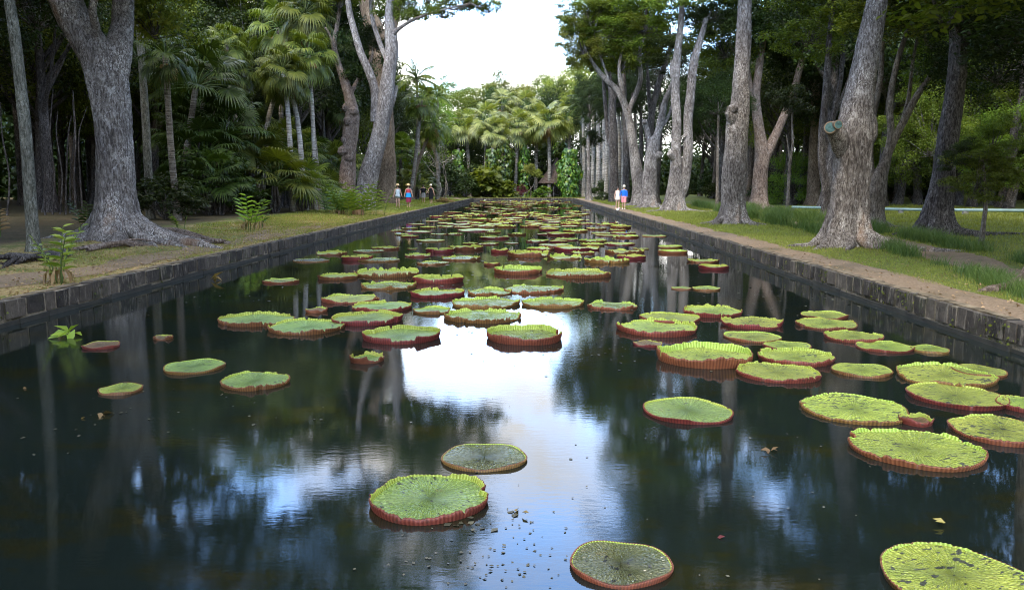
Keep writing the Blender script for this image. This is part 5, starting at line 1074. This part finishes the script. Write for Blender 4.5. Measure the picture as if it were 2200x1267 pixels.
# --- tropical ginger plants
def ginger(label, px, py, stems, seed, Lf=.34, group=None, name='ginger_plant', mat='ginger', dead=0, spreadr=.18, leafn=11, hgt=1.0, cat='plant'):
    b = G(px, py, .4); zg = float(gz(b[0], b[1])); t = thing(name, label, cat, (b[0], b[1], zg), 0, group); rs = np.random.RandomState(seed); sm = MB(); lm = MB(); dm = MB(); sms = []
    for k in range(stems):
        a = rs.rand() * 6.28; H = hgt * rs.uniform(.65, 1.1); o0 = np.array([math.cos(a), math.sin(a), 0]) * spreadr * rs.rand(); ln = np.array([math.cos(a), math.sin(a), 0]) * H * rs.uniform(.25, .6)
        pts = [o0 - np.array([0, 0, .05]), o0 + ln * .3 + np.array([0, 0, H * .5]), o0 + ln + np.array([0, 0, H])]; s1 = MB(); c = tube(s1, pts, [.012, .010, .005], 6, n=10); sms.append(s1)
        t_ = np.linspace(.3, 1, leafn); cc = np.stack([np.interp(t_, np.linspace(0, 1, len(c)), c[:, i]) for i in range(3)], 1)
        tg = c[-1] - c[-3]; tg /= np.linalg.norm(tg); sd = np.cross(tg, [0, 0, 1.0]) + rs.randn(3) * .1; sd /= np.linalg.norm(sd)
        for i in range(leafn):
            ax = sd * (1 if i % 2 else -1) * .95 + tg * .55; ax /= np.linalg.norm(ax); n_ = np.cross(sd, tg); n_ = n_ if n_[2] > 0 else -n_
            L = Lf * rs.uniform(.8, 1.15) * (1 - .35 * i / leafn); w_ = L * .105; p = cc[i]; s2 = np.cross(n_, ax)
            u = np.array([0, .25, .6, 1.0]); wv = np.array([.25, 1, .85, 0]); ct = p + ax * (u * L)[:, None] + np.array([0, 0, -1]) * (u ** 2 * L * .25)[:, None]
            V = np.concatenate([ct + s2 * (wv * w_)[:, None] + n_ * .012, ct, ct - s2 * (wv * w_)[:, None] + n_ * .012]); 
            lm.add(V, [(0, 1, 5, 4), (1, 2, 6, 5), (2, 3, 7, 6), (4, 5, 9, 8), (5, 6, 10, 9), (6, 7, 11, 10)])
    for k in range(dead):
        a = rs.rand() * 6.28; p = np.array([[math.cos(a) * .1, math.sin(a) * .1, .3 * hgt]]); leaves(dm, p, np.array([[math.cos(a), math.sin(a), .1]]), .35 * hgt, rs, aspect=.14, axis=np.array([[math.cos(a) * .6, math.sin(a) * .6, -1]]))
    for q in sms: q.obj('stem', M['strap'], t)
    lm.obj('leaves', M[mat], t)
    if dead: dm.obj('dead_leaves', M['dead_frond'], t)
    return t
ginger('bright green young ginger plant on the left bank edge in front of the roots', 125, 600, 5, 12, .30, dead=26, hgt=.95, leafn=12)
ginger('upright light green ginger plant before the dark fan palm shrubs', 535, 497, 4, 4, .42, dead=14, hgt=1.15, leafn=12)
ginger('small leaning ginger plant with withered brown stems', 558, 492, 3, 8, .42, mat='strap', dead=22, hgt=.9, leafn=6)
ginger('wide yellow green ginger clump around the foot of the burled tree', 770, 462, 34, 6, .5, mat='leaf_lime', dead=110, hgt=1.6, spreadr=1.5, leafn=11)
ginger('red veined leafy clump left of the yellow green ginger clump', 730, 462, 16, 16, .5, mat='strap', dead=50, hgt=1.2, spreadr=.9)
ginger('small sprout in the grass behind the knot of roots', 388, 498, 4, 21, .25, mat='leaf_lime', hgt=.5)
ginger('dark spiky plant behind the massive left trunk', 185, 500, 5, 23, .4, mat='fan_dark', hgt=.8)
ginger('dry brown fern frond cut by the left picture edge', 2, 520, 4, 25, .3, mat='dead_frond', hgt=.8)
# --- grass
def grass(label, n_, sampler, h, w_, mat, seed, name='grass'):
    rs = np.random.RandomState(seed); xy, sz = sampler(rs, n_); z = gz(xy[:, 0], xy[:, 1]); n_ = len(xy); a = rs.rand(n_) * 6.28; hh = h * (0.5 + rs.rand(n_)) * sz; ww = w_ * sz * (0.7 + .6 * rs.rand(n_))
    dx, dy = np.cos(a), np.sin(a); ln = rs.uniform(.2, .9, n_) * hh; b = rs.rand(n_) * 6.28
    p = np.stack([xy[:, 0], xy[:, 1], z - .005], 1); A = p + np.stack([dx * ww, dy * ww, 0 * z], 1); B = p - np.stack([dx * ww, dy * ww, 0 * z], 1)
    m1 = np.stack([np.cos(b) * ln * .4, np.sin(b) * ln * .4, hh * .65], 1); C = p + m1 + np.stack([dx * ww, dy * ww, 0 * z], 1) * .6; D = p + m1 - np.stack([dx * ww, dy * ww, 0 * z], 1) * .6; E = p + np.stack([np.cos(b) * ln, np.sin(b) * ln, hh], 1)
    mb = MB(); V = np.stack([A, B, C, D, E], 1).reshape(-1, 3); i = np.arange(n_)[:, None] * 5; mb.add(V, i + np.array([[0, 1, 3, 2]])); mb.add(V, i + np.array([[2, 3, 4]]))
    o = mb.obj(name, M[mat]); tag(o, label, kind='stuff'); return o
def s_right(rs, n_):
    y = 8 + 80 * rs.rand(n_) ** 2.0; lo = XR + 1.05 + .1 * np.sin(y * 1.7) + .08 * np.sin(y * 4.1); hi = pathx(y) - .55; x = lo + (hi - lo) * rs.rand(n_)
    return np.stack([x, y], 1), np.clip(y / 16, .8, 3)
grass('short green grass strip between footpath and dirt track on the right', 90000, s_right, .04, .0045, 'grass', 1)
def s_lawn(rs, n_):
    y = 14 + 46 * rs.rand(n_) ** 1.5; lo = pathx(y) + .7; x = lo + 14 * rs.rand(n_) ** 1.3; return np.stack([x, y], 1), np.clip(y / 16, .9, 3)
grass('shaded green lawn beyond the dirt track on the right', 60000, s_lawn, .045, .006, 'grass', 2)
def s_left(rs, n_):
    y = 9 + 85 * rs.rand(n_) ** 1.9; x = XL - .25 - 4.6 * rs.rand(n_); k = np.sin(x * 2.1 + y * .9) + np.sin(y * 1.3 - x * 1.1) + np.sin(y * .35 + 1) * .8 + rs.randn(n_) * .5; k = k > np.where(y < 26, .6, -.6)
    tr = np.hypot(x + 11.2, y - 21.5) > 1.9; q = k & tr; return np.stack([x, y], 1)[q], np.clip(y / 16, .8, 3)[q]
grass('patchy green grass on the left bank', 90000, s_left, .035, .0045, 'grass', 3)
def s_dry(rs, n_):
    y = 9 + 40 * rs.rand(n_) ** 1.5; x = XL - .2 - 4.2 * rs.rand(n_); q = np.hypot(x + 11.2, y - 21.5) > 1.3; return np.stack([x, y], 1)[q], np.clip(y / 15, .8, 2.4)[q]
grass('dry straw and leaf litter on the left bank', 45000, s_dry, .022, .006, 'grass_dry', 4, 'dry_grass')
def s_strap(rs, n_):
    y = 11.5 + 50 * rs.rand(n_) ** 1.4; side = rs.rand(n_) < .5
    x = pathx(y) + np.where(side, -.8 - .3 * rs.rand(n_) ** 2 + rs.randn(n_) * .12, .9 + .45 * np.abs(rs.randn(n_)) * .8)
    k = np.sin(y * .9 + side * 2.0) + .6 * np.sin(y * 2.3 + side) ; cl = k > -.35; q = cl & (np.hypot(x - 8.8, y - 21.5) > .9); return np.stack([x, y], 1)[q], np.clip(y / 18, .9, 2)[q]
grass('tufts of long dark strappy grass lining the dirt track', 34000, s_strap, (.24), .006, 'strap', 5, 'tall_grass')
def s_far(rs, n_):
    x = XL - 2 + rs.rand(n_) * 18; y = YE + .4 + rs.rand(n_) * 5; return np.stack([x, y], 1), np.full(n_, 3.0)
grass('mown grass bank beyond the far end of the pond', 9000, s_far, .03, .006, 'grass', 6)
# fallen leaves on the banks
rs = np.random.RandomState(8); mb = MB(); n_ = 9000; y = 9 + 45 * rs.rand(n_) ** 1.5; sd = rs.rand(n_) < .7; x = np.where(sd, XL - .15 - 4 * rs.rand(n_) ** 1.3, XR + .25 + 4 * rs.rand(n_))
leaves(mb, np.stack([x, y, gz(x, y) + .02], 1), np.tile([0, 0, 1.0], (n_, 1)) + rs.randn(n_, 3) * .35, .055, rs, aspect=.55)
M['litter'] = leafmat('litter', (.14, .08, .035), (.42, .29, .16), .1, .8, .1)
o = mb.obj('leaf_litter', M['litter']); tag(o, 'fallen brown leaves scattered on both banks', kind='stuff')
# moss and weeds growing out of the wall joints
rs = np.random.RandomState(18); mb = MB(); n_ = 2600; y = 8 + 60 * rs.rand(n_) ** 1.6; sd = rs.rand(n_) < .75; cl = np.sin(y * 2.1) + np.sin(y * 5.3 + 1) + rs.randn(n_) * .5 > .6; x = np.where(sd, XR - .03, XL + .03)
pp = np.stack([x, y, .04 + .3 * rs.rand(n_)], 1)[cl]; leaves(mb, pp, np.stack([np.where(sd, -1, 1), 0 * y, .5 + 0 * y], 1)[cl] + rs.randn(cl.sum(), 3) * .4, .05, rs, aspect=.6)
o = mb.obj('wall_weeds', M['leaf']); tag(o, 'small weeds and moss sprouting from the stone wall joints', kind='stuff')
# floating debris on the water
rs = np.random.RandomState(28); mb = MB()
def patch(px, py, n_, sx_, sy_, L):
    c = G(px, py); p = c + np.column_stack([rs.randn(n_) * sx_, rs.randn(n_) * sy_, np.full(n_, .004)]); leaves(mb, p, np.tile([0, 0, 1.0], (n_, 1)) + rs.randn(n_, 3) * .12, L, rs, aspect=.7, curl=.02, fold=.05)
for a in [(1120, 1150, 18, .16, .22, .022), (1130, 1225, 34, .22, .16, .022), (1100, 1205, 14, .14, .1, .025), (1010, 1130, 10, .08, .06, .05), (1112, 1102, 3, .02, .02, .05), (1180, 1050, 6, .3, .3, .02), (1280, 740, 60, .8, .7, .04), (1190, 690, 50, .7, .6, .05), (1230, 1005, 4, .3, .2, .03), (960, 1220, 16, .3, .12, .025), (1080, 1140, 14, .3, .2, .018), (390, 850, 26, .8, .4, .02), (1600, 930, 14, .8, .5, .02), (1750, 1100, 8, .6, .5, .02), (2050, 1000, 10, .8, .5, .02), (700, 900, 16, 1, .8, .02), (1180, 560, 90, 1.5, 1.5, .12), (1000, 590, 60, 1.5, 1.5, .08), (1750, 640, 40, 1.5, .8, .06), (1560, 660, 40, 1.5, .8, .05), (600, 640, 40, 1.2, 1, .05), (200, 900, 20, .8, .5, .035), (1120, 480, 60, 3, 8, .12)]: patch(*a)
M['scum'] = leafmat('scum', (.02, .02, .012), (.075, .07, .045), .0, .6, .3)
o = mb.obj('floating_debris', M['scum']); tag(o, 'scum flecks and leaf scraps floating on the pond', kind='stuff')
def floater(px, py, label, mat, L, cat='leaf', name='floating_leaf', n_=3, up_=.2):
    c = G(px, py); t = MB(); rs2 = np.random.RandomState(int(px)); leaves(t, np.column_stack([rs2.randn(n_) * L * .2, rs2.randn(n_) * L * .2, np.full(n_, .01) + rs2.rand(n_) * up_ * L]), np.tile([0, 0, 1.0], (n_, 1)) + rs2.randn(n_, 3) * .4, L, rs2, aspect=.45); o = t.obj(name, M[mat], loc=(c[0], c[1], .002)); tag(o, label, cat)
M['dead_wet'] = leafmat('dead_wet', (.05, .03, .015), (.15, .095, .045), .1, .6, .3)
floater(217, 893, 'brown curled dead leaf floating in the left foreground', 'dead_wet', .09, n_=5)
floater(185, 898, 'small orange leaf floating beside the brown curled one', 'dead_frond', .05, n_=1)
floater(60, 835, 'tiny orange leaf floating far left', 'dead_frond', .06, n_=1)
floater(150, 724, 'half sunken green sprig floating near the left wall', 'ginger', .22, 'sprig', 'floating_sprig', 7, .5)
floater(1655, 970, 'brown leaf scrap floating in front of the large lime pad', 'dead_wet', .06, n_=4)
floater(2025, 1128, 'pale leaf scrap floating above the bottom right pad', 'grass_dry', .08, n_=2)
floater(1113, 1103, 'grey wet leaf floating on the sky reflection', 'grass_dry', .06, n_=2)
floater(1553, 1158, 'reddish leaf floating in the blue reflection', 'shrub_red', .07, n_=1)
floater(450, 602, 'brown dead leaf floating beside the left wall', 'dead_frond', .35, n_=3)

# ------------------------------------------------------------------ people
SK = flat('skin', (.50, .30, .21), .5, .35, .05); HAIRD = flat('dark_hair', (.02, .014, .01), .5); 
cm = {k: flat('cloth_' + k, v, .85, .15, .1, 20) for k, v in dict(pale=(.55, .62, .62), black=(.012, .012, .014), blue=(.02, .14, .55), azure=(.02, .28, .62), pink=(.75, .28, .30), cream=(.75, .66, .52), grey=(.34, .33, .31), white=(.78, .78, .78), navy=(.015, .02, .05), red=(.42, .06, .09), straw=(.62, .45, .22), brown=(.12, .05, .03), strawlt=(.72, .66, .5), maroon=(.22, .03, .07)).items()}
def loft(mb, rows, seg=14, mat=0):
    th = np.arange(seg) / seg * 6.283; V = np.concatenate([np.stack([x + np.cos(th) * rx, y + np.sin(th) * ry, np.full(seg, z)], 1) for (z, x, y, rx, ry) in rows]); j = (np.arange(seg) + 1) % seg
    mb.add(V, np.concatenate([np.stack([k * seg + np.arange(seg), k * seg + j, (k + 1) * seg + j, (k + 1) * seg + np.arange(seg)], 1) for k in range(len(rows) - 1)]), mat)
def person(px, py, H, face, label, top, bottom, hat=None, hair='dark', stride=.18, la=(.06, -.05, .0), ra=(-.06, -.05, 0.), sleeves=None, woman=True, extra=None, shoes='strawlt', zoff=0):
    b = G(px, py, .36); s = H / 1.7; zg = float(gz(b[0], b[1])) + zoff; t = thing('person', label, 'person', (b[0], b[1], zg), R(face)); t.scale = (s, s, s)
    sw = .165 if woman else .195; hipx = .085
    J = {}; E = []; Rr = []
    V = []
    def j(n, p, r): J[n] = len(V); V.append(p); Rr.append(r)
    def e(a, b_): E.append((J[a], J[b_]))
    j('pel', (0, 0, .95), .125 if woman else .12); j('waist', (0, 0, 1.09), .10 if woman else .12); j('chest', (0, 0, 1.28), .12 if woman else .14); j('nb', (0, 0, 1.42), .07); j('neck', (0, -.01, 1.49), .047); j('head', (0, -.015, 1.58), .083); j('crown', (0, -.01, 1.655), .068)
    for q in (('pel', 'waist'), ('waist', 'chest'), ('chest', 'nb'), ('nb', 'neck'), ('neck', 'head'), ('head', 'crown')): e(*q)
    j('nose', (0, -.098, 1.57), .012); e('head', 'nose')
    for sd, nm, arm in ((1, 'l', la), (-1, 'r', ra)):
        j('sh' + nm, (sd * sw, 0, 1.39), .05); e('nb', 'sh' + nm)
        el = (sd * (sw + .05) + arm[0] * .4, arm[1] * .5 + .02, 1.13); wr = (sd * (sw + .07) + arm[0], arm[1] - .02, .90 + arm[2])
        j('el' + nm, el, .037); e('sh' + nm, 'el' + nm); j('wr' + nm, wr, .026); e('el' + nm, 'wr' + nm)
        hd = np.array(wr) - np.array(el); hd /= np.linalg.norm(hd); pm = np.array(wr) + hd * .06; j('pm' + nm, tuple(pm), .034); e('wr' + nm, 'pm' + nm)
        for f in range(4):
            o_ = np.array([0, (f - 1.5) * .019, 0]); L = [.07, .082, .078, .06][f]; k1 = pm + o_ + hd * L * .55; k2 = pm + o_ + hd * L + np.array([-sd * .018, 0, 0]); j('f%d%s' % (f, nm), tuple(k1), .0095); e('pm' + nm, 'f%d%s' % (f, nm)); j('g%d%s' % (f, nm), tuple(k2), .008); e('f%d%s' % (f, nm), 'g%d%s' % (f, nm))
        j('th' + nm, tuple(pm + np.array([0, -.04, -.01])), .010); e('pm' + nm, 'th' + nm)
        fy = -stride * sd * .5
        j('hip' + nm, (sd * hipx, 0, .90), .088); e('pel', 'hip' + nm); j('kn' + nm, (sd * hipx, fy * .6 - .03, .50), .055); e('hip' + nm, 'kn' + nm)
        j('ca' + nm, (sd * hipx, fy * .85 + .01, .34), .052); e('kn' + nm, 'ca' + nm); j('an' + nm, (sd * hipx * .95, fy + .02, .08), .034); e('ca' + nm, 'an' + nm); j('to' + nm, (sd * hipx * 1.05, fy - .13, .032), .03); e('an' + nm, 'to' + nm)
    me = bpy.data.meshes.new('body'); me.from_pydata(V, E, []); me.materials.append(SK); o = link('body', me, t)
    sk = o.modifiers.new('Skin', 'SKIN'); sk.use_smooth_shade = True; sk.branch_smoothing = .6
    for i, sv in enumerate(me.skin_vertices[0].data): sv.radius = (Rr[i], Rr[i] * (.8 if i in (J['pel'], J['waist'], J['chest']) else 1)); sv.use_root = (i == 0)
    ss = o.modifiers.new('S', 'SUBSURF'); ss.levels = 1; ss.render_levels = 1
    def part(nm, rows_list, mt):
        mb = MB()
        for r_ in rows_list: loft(mb, r_)
        return mb.obj(nm, cm[mt], t)
    leg = lambda sd, z1, r0, r1: [(.93, sd * .07, 0, .105, .12), (.75, sd * hipx, -stride * sd * .12, r0, r0), (z1, sd * hipx, -stride * sd * .5 * (1 - z1) * 1.1, r1, r1)]
    slv = lambda sd, arm: None
    if top[0] == 'tank': part('top', [[(.98, 0, 0, .165, .125), (1.08, 0, 0, .145, .115), (1.25, 0, 0, .16, .135), (1.34, 0, 0, .15, .125), (1.38, 0, 0, .10, .09)]], top[1])
    if top[0] == 'shirt':
        part('shirt', [[(.90, 0, 0, .175, .135), (1.05, 0, 0, .17, .135), (1.25, 0, 0, .19, .155), (1.38, 0, 0, .18, .13), (1.45, 0, 0, .07, .07)]], top[1])
        for sd, arm in ((1, la), (-1, ra)):
            mb = MB(); el = np.array((sd * (sw + .05) + arm[0] * .4, arm[1] * .5 + .02, 1.13)); sh = np.array((sd * (sw - .02), 0, 1.39)); wr = np.array((sd * (sw + .07) + arm[0], arm[1] - .02, .90 + arm[2]))
            tube(mb, [sh, el, wr + (el - wr) * .1] if sleeves == 'long' else [sh, sh + (el - sh) * .75], [.075, .055, .042] if sleeves == 'long' else [.075, .062], 10, n=8, caps=False); mb.obj('sleeve', cm[top[1]], t)
    if top[0] == 'dress': part('dress', [[(top[2], 0, 0, .20, .18), (.8, 0, 0, .19, .165), (.95, 0, 0, .18, .15), (1.08, 0, 0, .14, .12), (1.25, 0, 0, .165, .145), (1.36, 0, 0, .15, .125), (1.43, 0, 0, .09, .08)]], top[1])
    if bottom:
        if bottom[0] == 'shorts': part('shorts', [[(1.0, 0, 0, .165, .13), (.88, 0, 0, .185, .15)], leg(1, bottom[2], .115, .10), leg(-1, bottom[2], .115, .10)], bottom[1])
        if bottom[0] == 'trousers': part('trousers', [[(1.0, 0, 0, .165, .13), (.88, 0, 0, .185, .15)], leg(1, .5, .11, .085)+[(.06, hipx, -stride * .5, .07, .07)], leg(-1, .5, .11, .085)+[(.06, -hipx, stride * .5, .07, .07)]], bottom[1])
        if bottom[0] == 'skirt': part('skirt', [[(bottom[2], 0, 0, .21, .2), (.75, 0, 0, .2, .18), (.95, 0, 0, .19, .16), (1.03, 0, 0, .155, .13)]], bottom[1])
    if extra: part(extra[0], [[(z, 0, 0, rx, ry) for (z, rx, ry) in extra[2]]], extra[1])
    # hair
    mb = MB(); th = np.arange(14) / 14 * 6.283; rows = [(1.45 if woman else 1.53, .06), (1.52, .088), (1.6, .095), (1.67, .085), (1.715, .05), (1.73, .005)]
    loft(mb, [(z, 0, .022, r, r) for z, r in rows]); mb.obj('hair', HAIRD if hair == 'dark' else cm[hair], t)
    mb = MB()
    for sd in (-1, 1): box(mb, sd * .03 - .01, sd * .03 + .01, -.105, -.094, 1.585, 1.597)
    box(mb, -.022, .022, -.103, -.092, 1.528, 1.536); mb.obj('face', cm['brown'], t, smooth=False)
    if hat:
        mb = MB(); R_ = hat[1]; loft(mb, [(1.655, 0, 0, R_, R_), (1.672, 0, 0, R_ * .8, R_ * .8), (1.68, 0, 0, .105, .11), (1.74, 0, 0, .098, .1), (1.79, 0, 0, .075, .08), (1.80, 0, 0, .005, .005)], 20); loft(mb, [(1.655, 0, 0, R_, R_), (1.668, 0, 0, .09, .09)], 20); mb.obj('hat', cm[hat[0]], t)
    mb = MB()
    for sd in (-1, 1):
        fy = -stride * sd * .5; tube(mb, [(sd * hipx, fy + .06, .035), (sd * hipx, fy - .05, .03), (sd * hipx * 1.05, fy - .16, .026)], [.04, .043, .03], 8, n=6)
    mb.obj('shoes', cm[shoes], t)
    return t
person(855, 448, 1.62, 12, 'person in straw hat, pale playsuit and bare legs walking nearest on the left bank', ('tank', 'pale'), ('shorts', 'pale', .76), ('straw', .24), shoes='cream')
person(878, 446, 1.66, 8, 'person in straw hat, bright blue wrap and red patterned skirt on the left bank', ('tank', 'red'), ('skirt', 'maroon', .42), ('straw', .25), extra=('wrap', 'azure', [(.78, .22, .2), (.95, .2, .175), (1.1, .165, .145)]), shoes='straw')
person(910, 437, 1.60, 10, 'person in black shirt and grey shorts holding hands on the left bank', ('shirt', 'black'), ('shorts', 'grey', .52), None, sleeves='short', woman=False, la=(.16, -.05, .1), shoes='brown')
person(926, 438, 1.66, 5, 'person in black sleeveless dress and cream hat holding hands on the left bank', ('dress', 'black', .45), None, ('strawlt', .14), ra=(-.14, -.05, .1), shoes='white')
person(967, 424, 1.68, 60, 'person dressed all in black standing near the far left pond corner', ('shirt', 'black'), ('trousers', 'black'), None, sleeves='short', woman=False, stride=.05, shoes='black')
person(976, 423, 1.72, -60, 'person in white top seen beside the black clad one', ('shirt', 'white'), ('shorts', 'grey', .62), ('navy', .12), sleeves='long', woman=False, shoes='brown')
person(1097, 418.5, 1.35, 120, 'small person in navy top and white trousers beyond the pond end', ('shirt', 'navy'), ('trousers', 'white'), None, sleeves='short', woman=False, shoes='white')
person(1120, 420.5, 1.68, 0, 'person in white shirt and shorts taking a photo beyond the pond end', ('shirt', 'white'), ('shorts', 'white', .5), None, sleeves='short', woman=False, la=(-.1, -.25, .45), ra=(.1, -.25, .45), stride=.05, shoes='straw')
person(1326.5, 448, 1.54, 20, 'person with dark hair in cream dress walking on the right footpath', ('dress', 'cream', .72), None, None, stride=.12, shoes='straw')
person(1340, 448, 1.60, -10, 'person in bright blue shirt, pink shorts and straw hat on the right footpath', ('shirt', 'blue'), ('shorts', 'pink', .52), ('strawlt', .13), sleeves='long', woman=False, stride=.12, la=(-.04, -.08, .02), shoes='strawlt')

# ------------------------------------------------------------------ sky and sun
W = bpy.data.worlds.new('World'); sc.world = W; W.use_nodes = True; nt = W.node_tree; nt.nodes.clear()
SE, SR = R(52), R(205)
sky = N(nt, 'ShaderNodeTexSky', sky_type='NISHITA'); sky.sun_disc = False; sky.sun_elevation = SE; sky.sun_rotation = SR
tc = N(nt, 'ShaderNodeTexCoord').outputs['Generated']
cn = noise(nt, tc, 2.1, 7, .6, (1, 1, 2.0)); mk = ramp(nt, cn, [(.43, (0, 0, 0)), (.56, (1, 1, 1))])
sxyz = N(nt, 'ShaderNodeSeparateXYZ'); nt.links.new(tc, sxyz.inputs[0])
lowm = ramp(nt, mth(nt, 'ADD', sxyz.outputs[2], mth(nt, 'MULTIPLY', mth(nt, 'SUBTRACT', cn, .5), .5)), [(.08, (1, 1, 1)), (.2, (0, 0, 0))]); mk = mth(nt, 'MAXIMUM', mk, lowm); mk = mth(nt, 'MAXIMUM', mk, ramp(nt, sxyz.outputs[2], [(.6, (0, 0, 0)), (.78, (.9, .9, .9))]))
cc_ = ramp(nt, noise(nt, tc, 3.5, 6, .6), [(.3, (30, 29.6, 29)), (.7, (48, 46, 43.5))])
blue = mix(nt, 1.0, sky.outputs[0], (20, 24, 28.5), 'MULTIPLY')
bg = N(nt, 'ShaderNodeBackground'); bg.inputs[1].default_value = .12; nt.links.new(mix(nt, mk, blue, cc_), bg.inputs[0])
wo = N(nt, 'ShaderNodeOutputWorld'); nt.links.new(bg.outputs[0], wo.inputs[0])
sd = bpy.data.lights.new('sun', 'SUN'); sd.energy = 4.2; sd.angle = R(5); sd.color = (1, .89, .72); so = bpy.data.objects.new('sun', sd); COL.objects.link(so)
dv = Vector((math.sin(SR) * math.cos(SE), math.cos(SR) * math.cos(SE), math.sin(SE))); so.rotation_euler = dv.to_track_quat('Z', 'Y').to_euler(); so.location = (0, -20, 40)
sc.view_settings.view_transform = 'Standard'; sc.view_settings.look = 'None'; sc.view_settings.gamma = 1; sc.view_settings.exposure = -.45
sc.cycles.filter_width = 1.05; sc.cycles.max_bounces = 6; sc.cycles.diffuse_bounces = 2; sc.cycles.glossy_bounces = 3; sc.cycles.transmission_bounces = 2; sc.cycles.caustics_reflective = False; sc.cycles.caustics_refractive = False
sc.cycles.use_adaptive_sampling = True; sc.cycles.adaptive_threshold = .015; sc.cycles.use_denoising = True
